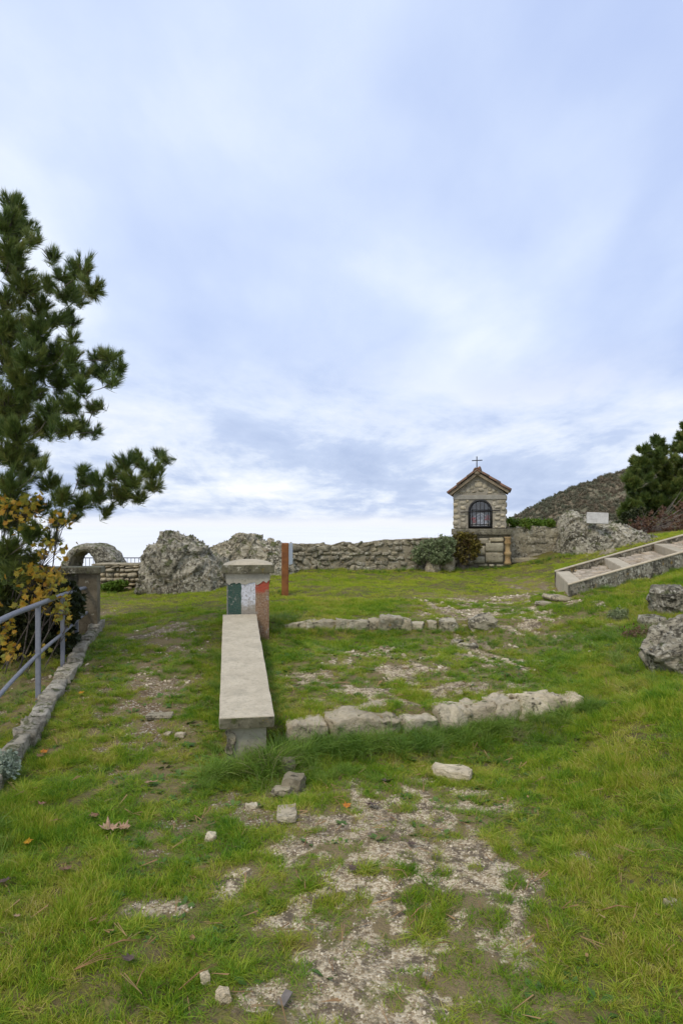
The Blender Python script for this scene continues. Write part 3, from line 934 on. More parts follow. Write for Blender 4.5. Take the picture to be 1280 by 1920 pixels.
# base
x0, x1 = sx_(849), sx_(955)
sadd('base_core', boxmesh('base_core', ((x0 + x1) / 2, .42, sz_(1060) / 2 + sz_(1003) / 2 - .1), (x1 - x0, .7, sz_(1003) + .2), M['shrine_mortar']))
V, Fc = rockbox(x1 - x0 + .05, .82, .11, 77, 10, .05, .03, 9)
sadd('ledge', mesh_np('ledge', V, Fc, M['ledge'], True), ((x0 + x1) / 2, .40, sz_(997.5)))
V, Fc = rockbox(x1 - x0 - .02, .74, .06, 78, 8, .05, .03, 9)
sadd('ledge_moulding', mesh_np('ledge_moulding', V, Fc, M['ledge'], True), ((x0 + x1) / 2, .42, sz_(1005)))
bp = stone_protos('base_block', 5, 180, M['base_stone'], .04, .05, 3)
for k, (cx, cy, ww, hh) in enumerate([(717, 1330, 245, 130), (717, 1470, 240, 145), (508, 1505, 160, 95), (745, 1222, 200, 62), (572, 1245, 130, 90), (548, 1370, 95, 130), (640, 1262, 60, 60), (470, 1330, 60, 160), (560, 1578, 130, 45), (680, 1582, 70, 35),
                                      (800, 1578, 110, 45), (250, 1540, 120, 60), (380, 1545, 110, 60), (230, 1450, 150, 95), (380, 1450, 120, 95), (250, 1340, 160, 110), (385, 1335, 100, 110), (250, 1230, 150, 90), (400, 1230, 130, 90)]):
    o = sadd('stone', bp[k % 5], (cx_(cx), .085 - (.035 if k in (0, 1, 2) else rng.uniform(0, .02)), cz_(cy)))
    o.scale = (ww / 7.53 * SH * .97, .14, hh / 7.53 * SH * .96); o.rotation_euler = (0, rng.normal() * .012, 0)
prof = [(0, .062), (.05, .062), (.06, .048), (.16, .046), (.175, .062), (.2, .066), (.225, .062), (.24, .045), (.36, .043), (.375, .058), (.40, .06), (.43, .048), (.47, .052), (.49, .062), (.505, .062)]
V, Fc = tube([(0, 0, z) for z, _ in prof], [r_ for _, r_ in prof], 18)
m_bal = stone_mat('amber_stone', (.36, .23, .11), (.46, .34, .19), dark=.15, white=.15, moss=.1, scale=5, bump=.4, bdist=.005, orange=.1, crack=0)
sadd('baluster', mesh_np('baluster', V, Fc, m_bal, True), (cx_(898), .0, sz_(1058)))
# upper box with the arched opening
HW = .472; RA = sx_(922) - 0.0; AC = sx_(899.5); RR = .218; ZB = sz_(991); ZS = sz_(959); ZE = sz_(927); ZA = sz_(889)
cols = sorted(set(list(np.linspace(-HW, HW, 40)) + [AC - RR, AC + RR, AC - RR - .001, AC + RR + .001] + [AC + RR * math.sin(a) for a in np.linspace(-math.pi / 2, math.pi / 2, 25)]))
bm = bmesh.new(); rows = []
for x in cols:
    zu = ZE + (ZA - ZE) * (1 - abs(x) / HW)
    d = abs(x - AC)
    zl = ZS + math.sqrt(max(RR * RR - d * d, 0)) if d <= RR else ZB
    rows.append([bm.verts.new((x, .06, zl)), bm.verts.new((x, .06, zu)), bm.verts.new((x, .20, zl)), bm.verts.new((x, .20, zu))])
for a, b_ in zip(rows, rows[1:]):
    bm.faces.new((a[0], b_[0], b_[1], a[1])); bm.faces.new((a[2], a[3], b_[3], b_[2]))
    bm.faces.new((a[0], a[2], b_[2], b_[0])); bm.faces.new((a[1], b_[1], b_[3], a[3]))
sadd('front_wall', bm_mesh('front_wall', bm, M['shrine_mortar']))
bm = bmesh.new()
box_bm(bm, (-HW + .06, .46, (ZB + ZE) / 2), (.12, .518, ZE - ZB)); box_bm(bm, (HW - .06, .46, (ZB + ZE) / 2), (.12, .518, ZE - ZB)); box_bm(bm, (0, .74, (ZB + ZE) / 2), (2 * HW - .002, .08, ZE - ZB + .2))
w_o = sadd('side_walls', bm_mesh('side_walls', bm, M['shrine_mortar']))
sadd('niche', boxmesh('niche', (AC, .52, (ZB + ZE) / 2 - .02), (.66, .04, ZE - ZB - .06), M['niche']))
sp_ = stone_protos('rubble_piece', 8, 200, M['shrine_stone'], .14, .55)
for k, (cx, cy, ww, hh) in enumerate([(180, 735, 60, 60), (290, 700, 90, 50), (352, 676, 40, 45), (200, 905, 90, 60), (185, 825, 60, 60), (285, 775, 80, 50), (295, 880, 70, 60), (185, 985, 70, 70), (290, 1020, 80, 80), (285, 945, 55, 45), (190, 1048, 50, 35), (200, 665, 60, 45),
                                      (810, 690, 110, 70), (715, 720, 55, 65), (770, 765, 80, 40), (845, 785, 50, 55), (765, 865, 60, 45), (830, 880, 60, 45), (755, 930, 70, 45), (825, 950, 70, 45), (775, 1010, 70, 50), (835, 1040, 60, 35), (742, 1045, 40, 30), (715, 655, 50, 40),
                                      (275, 545, 80, 60), (355, 520, 60, 80), (410, 478, 60, 80), (500, 445, 100, 85), (590, 465, 60, 75), (655, 510, 60, 60), (440, 547, 60, 32), (535, 520, 70, 50), (715, 530, 55, 60), (770, 550, 70, 45), (660, 562, 60, 25), (490, 392, 60, 40)]):
    o = sadd('stone', sp_[k % 8], (cx_(cx), .086 + rng.uniform(-.006, .006), cz_(cy)))
    o.scale = (ww / 7.53 * SH * 1.05, .07, hh / 7.53 * SH * 1.02); o.rotation_euler = (0, rng.normal() * .12, 0)
for k in range(14):      # quoins on the right flank
    o = sadd('stone', sp_[k % 8], (HW - .004, rng.uniform(.15, .65), ZB + .06 + (k % 5) * .125)); o.scale = (.05, .13, .085)
sadd('lintel', boxmesh('lintel', (0, .12, (sz_(929) + sz_(937)) / 2), (2 * HW + .01, .16, sz_(929) - sz_(937)), M['lintel'], bev=.006))
# arched iron frame and bars
pts = [(AC - RR + .02, ZB + .01)] + [(AC - (RR - .02) * math.cos(a), ZS + (RR - .02) * math.sin(a)) for a in np.linspace(0, math.pi, 17)] + [(AC + RR - .02, ZB + .01)]
grille = sadd('window_grille', mesh_np('window_grille', *join_vf([tube([(x, .06, z) for x, z in pts], .022, 8), tube([(AC - RR, .06, ZB + .03), (AC + RR, .06, ZB + .03)], .017, 6)]), M['iron'], True))
def zarch(x): return ZS + math.sqrt(max((RR - .02) ** 2 - (x - AC) ** 2, 0))
for k in range(5):
    x = AC - RR + (k + 1) * 2 * RR / 6
    V, Fc = tube([(x, .07, ZB + .03), (x, .07, zarch(x))], .0055, 6)
    add('bar', mesh_np('bar', V, Fc, M['iron'], True), grille, (0, 0, 0), world=False)
for zz, r_ in ((sz_(957), .008), (sz_(984), .008), (sz_(960.5), .006)):
    V, Fc = tube([(AC - RR + .02, .066, zz), (AC + RR - .02, .066, zz)], r_, 6)
    add('crossbar', mesh_np('crossbar', V, Fc, M['iron'], True), grille, (0, 0, 0), world=False)
V, Fc = tube([(sx_(863), .035, sz_(961)), (sx_(899), .03, sz_(959.5)), (sx_(936), .035, sz_(957.5))], .009, 6)
add('bolt_rod', mesh_np('bolt_rod', V, Fc, M['iron'], True), grille, (0, 0, 0), world=False)
gl_m, t, b, geo = new_mat('window_glass', .05, .5)
tb = t.node('ShaderNodeBsdfTransparent'); gb = t.node('ShaderNodeBsdfGlossy'); gb.inputs['Roughness'].default_value = .05; gm = t.node('ShaderNodeMixShader'); gm.inputs[0].default_value = .07
t.l.new(tb.outputs[0], gm.inputs[1]); t.l.new(gb.outputs[0], gm.inputs[2]); t.l.new(gm.outputs[0], t.n['Material Output'].inputs[0])
V = [(AC - RR + .02, .10, ZB + .02)] + [(x, .10, z) for x, z in pts[1:-1]] + [(AC + RR - .02, .10, ZB + .02)]
Vb = [(x, .104, z) for x, _, z in V]; nn = len(V)
Fc = [tuple(range(nn)), tuple(range(2 * nn - 1, nn - 1, -1))] + [(i, i + nn, (i + 1) % nn + nn, (i + 1) % nn) for i in range(nn)]
add('pane', mesh_np('pane', V + Vb, Fc, gl_m, False), grille, (0, 0, 0), world=False)
# curtain behind the upper half
V = []; Fc = []
for k in range(49):
    x = AC - .17 + .34 * k / 48; y = .40 + .02 * math.sin(k * 1.5)
    V += [(x, y, ZS + .02), (x, y, ZS + .2)]
    if k: Fc.append((2 * k - 2, 2 * k, 2 * k + 1, 2 * k - 1))
sadd('curtain', mesh_np('curtain', V, Fc, plain_mat('faded_curtain', (.30, .27, .22), (.22, .2, .17), .9, .1, 20, 0), True))
# roof
roof = sadd('roof', boxmesh('roof_board', (0, 0, -1), (.01, .01, .01), M['rake']))
lt, ap, rt = (sx_(842), sz_(925.5)), (sx_(894), sz_(886)), (sx_(952.5), sz_(921.5))
def slab(a, b_, th, y0, y1, mm, nm):
    dx, dz = b_[0] - a[0], b_[1] - a[1]; L = math.hypot(dx, dz); nx, nz = -dz / L, dx / L
    if nz < 0: nx, nz = -nx, -nz
    q = [(a[0], a[1]), (b_[0], b_[1]), (b_[0] - nx * th, b_[1] - nz * th), (a[0] - nx * th, a[1] - nz * th)]
    V = [(x, y0, z) for x, z in q] + [(x, y1, z) for x, z in q]
    return V, [(0, 1, 2, 3), (7, 6, 5, 4), (0, 4, 5, 1), (1, 5, 6, 2), (2, 6, 7, 3), (3, 7, 4, 0)]
V, Fc = join_vf([slab(lt, ap, .05, -.03, .86, None, ''), slab((ap[0] + .001, ap[1]), rt, .05, -.03, .86, None, '')])
roof.data = mesh_np('roof_slab', V, Fc, M['rake'], False)
tile_me = None
def tile_mesh():
    V = []; Fc = []; n_ = 6
    for e, (yy, rr) in enumerate(((0, .062), (.30, .052))):
        for k in range(n_ + 1):
            a = math.pi * k / n_
            V.append((rr * math.cos(a), yy, rr * math.sin(a) * .75)); V.append(((rr - .012) * math.cos(a), yy, (rr - .012) * math.sin(a) * .75))
    q = 2 * (n_ + 1)
    for k in range(n_):
        a, b_ = 2 * k, 2 * k + 2
        Fc += [(a, b_, b_ + q, a + q), (a + 1, a + 1 + q, b_ + 1 + q, b_ + 1), (a, a + 1, b_ + 1, b_), (a + q, b_ + q, b_ + 1 + q, a + 1 + q)]
    Fc += [(0, q, q + 1, 1), (q - 2, q - 1, 2 * q - 1, 2 * q - 2)]
    return mesh_np('roof_tile', V, Fc, M['tile'], True)
tm = tile_mesh()
for (e, sgn) in ((lt, -1), (rt, 1)):
    dx, dz = ap[0] - e[0], ap[1] - e[1]; L = math.hypot(dx, dz); ang = math.atan2(dz, dx)
    nx, nz = (-dz / L, dx / L) if sgn < 0 else (dz / L, -dx / L)
    nrow = int(math.ceil(L / .245))
    for r_ in range(nrow):
        for c in range(8):
            s0 = r_ * .235 - .02
            px_, pz_ = e[0] + dx / L * s0 + nx * .004 * (1 + r_), e[1] + dz / L * s0 + nz * .004
            o = add('tile', tm, roof, (px_ + nx * .012 * (r_ > 0), -.0 + c * .118 + rng.uniform(-.006, .006), pz_ + abs(nz) * .01 * (r_ > 0)), world=False)
            yv = Vector((dx / L, 0, dz / L)); zv = Vector((nx, 0, nz)) if nz > 0 else -Vector((nx, 0, nz)); xv = yv.cross(zv)
            o.rotation_euler = Matrix((xv, yv, zv)).transposed().to_euler()
for k in range(4):
    o = add('ridge_tile', tm, roof, (ap[0], -.06 + k * .24, ap[1] + .005), world=False); o.scale = (1.25, .95, 1.5)
V, Fc = rockbox(.11, .08, .12, 5, 4, .1, .4); add('ridge_stone', mesh_np('ridge_stone', V, Fc, M['rake'], True), roof, (ap[0], -.01, ap[1] + .01), world=False)
# cross
V, Fc = join_vf([tube([(sx_(893.5), .0, sz_(884)), (sx_(893.5), .0, sz_(858.5))], [.010, .009], 8), tube([(sx_(884.5), .0, sz_(865)), (sx_(903.5), .0, sz_(864.5))], .009, 8)] +
                [tube([(sx_(x) - d, 0, sz_(z)), (sx_(x) + d, 0, sz_(z))], [.014, .014], 8) for x, z, d in ((893.5, 858.5, .008),)])
sadd('cross', mesh_np('cross', V, Fc, M['iron'], True))
# what stands in the niche
def swl(px, y, py): return shrine.matrix_basis @ Vector((sx_(px), y, sz_(py)))
m_im = plain_mat('grey_relief', (.50, .52, .56), (.22, .24, .27), .7, .2, 26, .6, lo=.42, hi=.58, bdist=.02)
bm = bmesh.new()
pv = [(-.125, 0), (.125, 0), (.125, .16), (0, .235), (-.125, .16)]
f_ = [bm.verts.new((x, 0, z)) for x, z in pv]; g_ = [bm.verts.new((x, .03, z)) for x, z in pv]
bm.faces.new(f_); bm.faces.new(g_[::-1])
for k in range(5): bm.faces.new((f_[k], f_[(k + 1) % 5], g_[(k + 1) % 5], g_[k]))
pic = add('votive_relief', bm_mesh('votive_relief', bm, m_im), None, swl(900, .17, 986), (0, 0, math.radians(-13)))
tag(pic, 'grey house-shaped votive relief behind the shrine bars', 'relief')
bm = bmesh.new()
for a, b_ in ((0, 1), (1, 2), (2, 3), (3, 4), (4, 0)):
    A, B = Vector((pv[a][0], -.005, pv[a][1])), Vector((pv[b_][0], -.005, pv[b_][1]))
    L = (B - A).length; an = math.atan2((B - A).z, (B - A).x)
    bmesh.ops.create_cube(bm, size=1, matrix=Matrix.Translation((A + B) / 2) @ Matrix.Rotation(-an, 4, 'Y') @ Matrix.Diagonal((L, .02, .016, 1)))
o = add('relief_frame', bm_mesh('relief_frame', bm, plain_mat('pale_frame', (.6, .6, .6), (.45, .45, .45), .6, .2, 10, 0)), pic, (0, 0, 0), world=False)
V, Fc = join_vf([(lambda r_: (r_[0] + np.array([0, -.015, zc]), r_[1]))(rockbox(*sz, 31 + k, 4, .25, .8, 14)) for k, (sz, zc) in enumerate([((.10, .04, .12), .06), ((.055, .04, .06), .145), ((.06, .04, .05), .05)])])
add('relief_figure', mesh_np('relief_figure', V, Fc, m_im, True), pic, (0, 0, 0), world=False)
m_red = leaf_mat('red_petals', [(0, (.42, .012, .015)), (1, (.60, .05, .04))], .3)
m_dkg = leaf_mat('pot_leaves', [(0, (.03, .05, .02)), (1, (.05, .08, .03))], .3)
for px_, lab, hh in ((887.5, 'bunch of red flowers at the left of the shrine niche', .14), (913, 'bunch of red flowers at the right of the shrine niche', .17)):
    e = empty('flower_bunch', swl(px_, .14, 989), lab, 'flowers')
    V, Fc, T = leaf_cluster(70, .05, .028, int(px_), flat=1.3, shell=.3); V = V + np.array([0, 0, hh])
    add('blossom', mesh_np('blossom', V, Fc, m_red), e, (0, 0, 0), world=False)
    V, Fc = join_vf([tube([(0, 0, .04), (random.uniform(-.02, .02), 0, hh)], .003, 5) for k in range(4)]); add('stem', mesh_np('stem', V, Fc, m_dkg), e, (0, 0, 0), world=False)
    V, Fc = tube([(0, 0, 0), (0, 0, .02), (0, 0, .05), (0, 0, .07)], [.02, .03, .028, .022], 12); add('vase', mesh_np('vase', V, Fc, M['lintel'], True), e, (0, 0, 0), world=False)

# ------------------------------------------------------------------ striped pillar and the concrete bench
bz = math.radians(9.4)
nb = P(463, 1343, 4.33)
bench = empty('concrete_bench', (nb.x, nb.y, gz(nb.x, nb.y)), 'long low concrete bench running up to the striped pillar', 'bench', rz=bz)
pitch = math.atan(.284 / 2.8)
bm = bmesh.new(); box_bm(bm, (0, 1.41, -.038), (.345, 2.84, .076), 0, .008)
bmesh.ops.subdivide_edges(bm, edges=[e for e in bm.edges if e.calc_length() > .3], cuts=22, use_grid_fill=True)
bm.verts.ensure_lookup_table(); _v = np.array([v.co[:] for v in bm.verts])
_n = fbm(_v[:, 0] * 14, _v[:, 1] * 14, _v[:, 2] * 14, oct=3, seed=3) - .5; _n2 = fbm(_v[:, 0] * 14 + 9, _v[:, 1] * 14, _v[:, 2] * 14, oct=3, seed=5) - .5
for v, a, c in zip(bm.verts, _n, _n2): v.co += Vector((a * .010, 0, c * .007))
o = add('seat_slab', bm_mesh('seat_slab', bm, M['concrete']), bench, (0, 0, nb.z - bench.location.z), world=False, rot=(pitch, 0, 0))
o = add('slab_edge', boxmesh('slab_edge', (0, -.0085, -.040), (.341, .010, .068), M['mossy_concrete'], bev=.004), bench, (0, 0, nb.z - bench.location.z), world=False, rot=(pitch, 0, 0))
o.name = 'slab_edge'
bm = bmesh.new()
V = []
for y in np.linspace(.05, 2.8, 12):
    zt = nb.z - .074 + math.tan(pitch) * y
    V.append([bm.verts.new((sx * .125, y, z)) for sx, z in ((-1, -.4), (-1, zt), (1, zt), (1, -.4))])
for a, b_ in zip(V, V[1:]):
    for k in range(4): bm.faces.new((a[k], a[(k + 1) % 4], b_[(k + 1) % 4], b_[k]))
bm.faces.new(V[0]); bm.faces.new(V[-1][::-1])
for v in bm.verts: v.co.z -= bench.location.z
add('bench_base', bm_mesh('bench_base', bm, M['plaster']), bench, (0, 0, 0), world=False)
for k, (px_, py_, sz, r_) in enumerate([(433, 1394, (.05, .05, .13), .2), (429, 1374, (.035, .04, .03), -.2)]):
    V, Fc = rockbox(*sz, 60 + k, 5, .2, .4); q = P(px_, py_, 4.37)
    add('broken_render', mesh_np('broken_render', V, Fc, M['limestone'], False), bench, q, rot=(0, r_, 0))

pc = P(464, 1150, 7.15)
pz = math.radians(7)
pil = empty('striped_pillar', (pc.x - .02, 7.36, gz(pc.x, 7.3)), 'square pillar painted with green, white and red stripes under a domed concrete cap', 'pillar', rz=pz)
gz0 = pil.location.z
m, t, b, geo = new_mat('tricolour_paint', .85, .15)
tcn = t.node('ShaderNodeTexCoord'); oc = tcn.outputs['Object']
so3 = t.node('ShaderNodeSeparateXYZ'); t.put(so3.inputs[0], oc)
nz_ = t.noise(oc, 18, 4, .6)
xx = t.math('ADD', so3.outputs[0], t.math('MULTIPLY', t.math('SUBTRACT', nz_, .5), .014))
fine = t.noise(oc, 60, 6, .7)
green = t.mix(t.step(fine, .35, .65), (.035, .085, .065), (.09, .125, .09))
whitec = t.mix(t.step(t.noise(oc, 40, 6, .75), .50, .62), (.66, .65, .66), (.30, .26, .22))
redb = t.mix(t.step(fine, .35, .65), (.46, .075, .04), (.34, .10, .06))
zf = t.math('ADD', so3.outputs[2], t.math('MULTIPLY', t.math('SUBTRACT', t.noise(oc, 14, 5, .65), .5), .22))
bare_c = t.mix(t.step(fine, .35, .62), (.22, .115, .06), (.36, .24, .15))
redc = t.mix(t.step(zf, .44, .52), bare_c, redb)
zg = t.mix(t.step(zf, .38, .30), whitec, (.36, .31, .24))
col = t.mix(t.step(xx, -.071, -.067), green, zg)
col = t.mix(t.step(xx, .075, .079), col, redc)
col = t.mix(t.step(xx, -.205, -.212), col, (.27, .25, .22))
col = t.mix(t.math('MULTIPLY', t.step(t.noise(oc, 22, 7, .75), .56, .63), .75), col, (.36, .33, .28))
col = t.mix(t.math('MULTIPLY', t.step(t.noise(t.vmath('MULTIPLY', oc, (1, 1, .2)), 30, 6, .7), .52, .7), .5), col, (.13, .12, .10))
t.put(b.inputs['Base Color'], col)
t.put(b.inputs['Normal'], t.bump(t.noise(oc, 45, 8, .7), .6, .02))
bm = bmesh.new(); box_bm(bm, (0, 0, (1.09 - gz0 - .3) / 2), (.44, .40, 1.09 - gz0 + .3), 0, .006)
bmesh.ops.subdivide_edges(bm, edges=bm.edges[:], cuts=2, use_grid_fill=True)
add('shaft', bm_mesh('shaft', bm, m), pil, (0, 0, 0), world=False)
# plaster collar with its broken lower edge
zt, zl = 1.098 - gz0, 1.035 - gz0
bm = bmesh.new(); ring = []
per = [(-.228, -.208), (.228, -.208), (.228, .208), (-.228, .208)]
pts = []
for k in range(4):
    a, b_ = Vector(per[k]), Vector(per[(k + 1) % 4])
    for j in range(26): pts.append(a.lerp(b_, j / 26))
rr = np.array([fbm(np.array([i * .42]), np.array([3.3]), oct=3, seed=91, gain=.7)[0] for i in range(len(pts))])
rr = (rr - rr.min()) / (rr.max() - rr.min())
for i_, q in enumerate(pts):
    zz = zl - .005 - .062 * rr[i_]
    n_ = Vector((q.x / .228 if abs(q.x) > .22 else 0, q.y / .208 if abs(q.y) > .2 else 0)) * .02
    ring.append((bm.verts.new((q.x, q.y, zt)), bm.verts.new((q.x, q.y, zz)), bm.verts.new((q.x - n_.x, q.y - n_.y, zz + .006))))
for i_ in range(len(ring)):
    a, b_ = ring[i_], ring[(i_ + 1) % len(ring)]
    bm.faces.new((a[0], a[1], b_[1], b_[0])); bm.faces.new((a[1], a[2], b_[2], b_[1]))
bm.faces.new([r_[0] for r_ in ring])
add('plaster_collar', bm_mesh('plaster_collar', bm, M['plaster']), pil, (0, 0, 0), world=False)
bm = bmesh.new(); box_bm(bm, (0, 0, 0), (.545, .50, .088), 0, .01)
o = add('cap', bm_mesh('cap', bm, M['mossy_concrete']), pil, (0.0, 0, zt + .0445), world=False)
# domed top of the cap
def dome(u, v):
    x = (u - .5) * .535; y = (v - .5) * .49
    e = (1 - (2 * np.abs(u - .5)) ** 2.2) * (1 - (2 * np.abs(v - .5)) ** 2.2)
    return np.stack([x, y, -.004 + .055 * np.maximum(e, 0) ** .8], 1)
Pn, Fc = surface_loft(dome, 24, 24); add('cap_top', mesh_np('cap_top', Pn, Fc, M['concrete'], True), pil, (0, 0, zt + .088), world=False)

# ------------------------------------------------------------------ wooden posts with white panels
def post(px, py, D, wd, top, ppx, ptop, pbot, label, rz):
    b_ = P(px, py, D); g0 = gz(b_.x, D); zt = H - (top - HY) / F * D
    e = empty('wooden_post', (b_.x, D, g0), label, 'post', rz=rz)
    bm = bmesh.new(); box_bm(bm, (0, 0, (zt - g0) / 2 - .05), (wd, wd, zt - g0 + .1), 0, wd * .16)
    add('post_shaft', bm_mesh('post_shaft', bm, M['wood'], False), e, (0, 0, 0), world=False)
    z1, z0 = H - (ptop - HY) / F * D, H - (pbot - HY) / F * D
    bm = bmesh.new(); box_bm(bm, (0, 0, 0), (.30, .012, z1 - z0), 0, .002)
    o = add('panel', bm_mesh('panel', bm, M['white_panel']), e, (ppx + .012, .19, (z1 + z0) / 2 - g0), world=False)
    o.rotation_euler = (0, 0, math.radians(80))
    return e
post(534.5, 1118, 9.6, .098, 1018, .062, 1019, 1060, 'taller varnished wooden post with a white panel on its back', math.radians(4))
post(499, 1090, 11.8, .075, 1031, .055, 1033, 1050, 'shorter wooden post mostly hidden behind the striped pillar', math.radians(6))

# ------------------------------------------------------------------ gate wall at the left
gw = P(183, 1172, 8.0)
gwa = empty('gate_wall', (gw.x, 8.0, gz(gw.x, 8.0)), 'blackened concrete wall end with mossy cap where the grey railing stops', 'wall', rz=math.radians(10))
g0 = gwa.location.z; zt = 1.11 - g0
bm = bmesh.new(); box_bm(bm, (-1.0, .11, zt / 2 - .2), (1.58, .18, zt + .4 - .08), 0, .006)
bmesh.ops.subdivide_edges(bm, edges=bm.edges[:], cuts=2, use_grid_fill=True)
add('wall_face', bm_mesh('wall_face', bm, M['dark_concrete']), gwa, (0, 0, 0), world=False)
bm = bmesh.new(); box_bm(bm, (-.105, .1, zt / 2 - .2), (.21, .21, zt + .4 - .078), 0, .008)
M['pillar_conc'] = stone_mat('weathered_pillar', (.17, .145, .105), (.26, .225, .17), dark=.25, white=.15, moss=.1, scale=3, bump=.5, bdist=.006, orange=.02, crack=0)
add('end_pillar', bm_mesh('end_pillar', bm, M['pillar_conc']), gwa, (0, 0, 0), world=False)
bm = bmesh.new(); box_bm(bm, (-.88, .1, zt - .036), (1.86, .29, .078), 0, .012)
add('coping', bm_mesh('coping', bm, M['mossy_concrete']), gwa, (0, 0, 0), world=False)

# ------------------------------------------------------------------ grey railing
e0 = P(72, 1305, 5.6)
rail = empty('railing', e0, 'grey painted tubular railing with two rails along the stone kerb', 'railing')
tops = [(-1.62, 2.2, .86), (-1.95, 3.4, .93), P(0, 1164, 4.6), P(72, 1133.5, 5.6), P(118, 1115.5, 6.6), P(144, 1106.5, 7.44), P(162, 1102, 8.05)]
lows = [(-1.62, 2.2, .36), (-1.95, 3.4, .42), P(0, 1303, 4.6), P(73, 1226, 5.6), P(118.5, 1187, 6.6), P(145, 1163, 7.44), P(166, 1146, 8.05)]
def smooth_path(ps, n=6):
    ps = [Vector(p) for p in ps]; out = []
    for i_ in range(len(ps) - 1):
        p0, p1, p2, p3 = ps[max(i_ - 1, 0)], ps[i_], ps[i_ + 1], ps[min(i_ + 2, len(ps) - 1)]
        for k in range(n):
            u = k / n
            out.append(.5 * ((2 * p1) + (p2 - p0) * u + (2 * p0 - 5 * p1 + 4 * p2 - p3) * u * u + (3 * p1 - p0 - 3 * p2 + p3) * u ** 3))
    return out + [ps[-1]]
V, Fc = tube(smooth_path(tops), .021, 14); add('top_rail', mesh_np('top_rail', V, Fc, M['grey_paint']), rail)
V, Fc = tube(smooth_path(lows), .016, 12); add('lower_rail', mesh_np('lower_rail', V, Fc, M['grey_paint']), rail)
for a, bx in ((tops[1], None), (tops[3], P(72.5, 1308, 5.6)), (tops[4], P(118.5, 1242, 6.6)), (tops[5], P(144.5, 1203, 7.44))):
    a = Vector(a); zb_ = gz(a.x, a.y) - .1 if bx is None else min(gz(a.x, a.y), bx.z) - .08
    bm = bmesh.new(); box_bm(bm, (a.x, a.y, (a.z - .01 + zb_) / 2), (.038, .038, a.z - .01 - zb_), math.radians(11), .006)
    add('post', bm_mesh('post', bm, M['grey_paint']), rail)

# kerb of rough stones
kb = empty('stone_kerb', (x_kerb(5.6), 5.6, gz(x_kerb(5.6), 5.6)), 'low kerb of rough whitish stones under the grey railing, moss between them', 'kerb')
M['kerb'] = stone_mat('kerb_stone', (.40, .37, .32), (.52, .49, .43), dark=.25, white=.3, moss=.36, scale=2.2, bump=.8, bdist=.012, orange=0, crack=.6)
y = 2.2; k = 0
while y < 8.0:
    L = rng.uniform(.34, .62)
    V, Fc = rockbox(.125 * rng.uniform(.8, 1.2), L * 1.0, .22, 300 + k, 12, .22, .15, 11)
    yc = y + L / 2; xk = x_kerb(yc)
    o = add('stone', mesh_np('kerb_stone', V, Fc, M['kerb'], True), kb, (xk - .0 + rng.normal() * .006, yc, float(ground(xk + .25, yc, False)) - .03 + rng.uniform(-.02, .012)))
    o.rotation_euler = (.04 + rng.normal() * .02, rng.normal() * .05, math.radians(11.3) + rng.normal() * .03)
    y += L * .985; k += 1

# ------------------------------------------------------------------ terrace edging stones
def edging(name, label, rows, D_of, mat, seed):
    e = None
    for k, (x0, x1, yt, yb, dep) in enumerate(rows):
        cx = (x0 + x1) / 2; D = D_of((cx - 640) / F * 5 if D_of is d1 else (cx - 640) / F * 7.6)
        zt_ = H - (yt - HY) / F * (D + .02); zb_ = H - (yb - HY) / F * (D - dep / 2)
        wd = (x1 - x0) * D / F
        hh = zt_ - zb_ + .16
        xc = (cx - 640) / F * D
        if e is None: e = empty(name, (xc, D, zb_), label, 'stone edging')
        V, Fc = rockbox(wd * 1.04, dep * 1.1, hh, seed + k, 18, .24, .16, .8 / .16)
        V2, _ = rockbox(wd * 1.04, dep * 1.1, hh, seed + k + 40, 18, .07, .16, 24)
        V = V + (V2 - rockbox(wd * 1.03, dep, hh, seed, 18, 0, .16, 5)[0]) * .8
        V2b = rockbox(wd * 1.04, dep * 1.1, hh, seed, 18, 0, .16, 5)[0]; V = V - (V2b - V2b) 
        o = add('stone', mesh_np('edging_stone', V, Fc, mat, True), e, (xc, D, zt_ - hh / 2))
        sl = 0
        o.rotation_euler = (rng.normal() * .03, rng.normal() * .025 + sl, math.atan2(D_of(xc + .2) - D_of(xc - .2), .4) + rng.normal() * .04)
    return e
d1 = lambda x: float(np.interp(x, R1X, R1Y)); d2 = lambda x: float(np.interp(x, R2X, R2Y))
edging('stone_edging', 'row of big pale limestone blocks edging the nearer terrace, grass below', [(540, 612, 1350, 1384, .17), (613, 742, 1336, 1386, .24), (742, 809, 1338, 1370, .22), (807, 872, 1320, 1358, .22), (868, 920, 1316, 1350, .2), (916, 968, 1311, 1345, .2), (964, 1036, 1298, 1336, .24), (1034, 1084, 1302, 1324, .2)], d1, M['pale_stone'], 400)
edging('stone_edging', 'thin broken row of small weathered stones edging the farther terrace by the posts', [(534, 576, 1165, 1175, .14), (574, 632, 1163, 1177, .16), (630, 692, 1161, 1178, .2), (690, 714, 1160, 1178, .18), (712, 752, 1157, 1186, .22), (748, 768, 1160, 1190, .2), (765, 792, 1164, 1174, .14), (800, 816, 1164, 1172, .12), (824, 853, 1162, 1180, .18)], d2, M['limestone'], 440)
V, Fc = rockbox(.29, .2, .2, 455, 12, .12, .4); q = G(905, 1178)
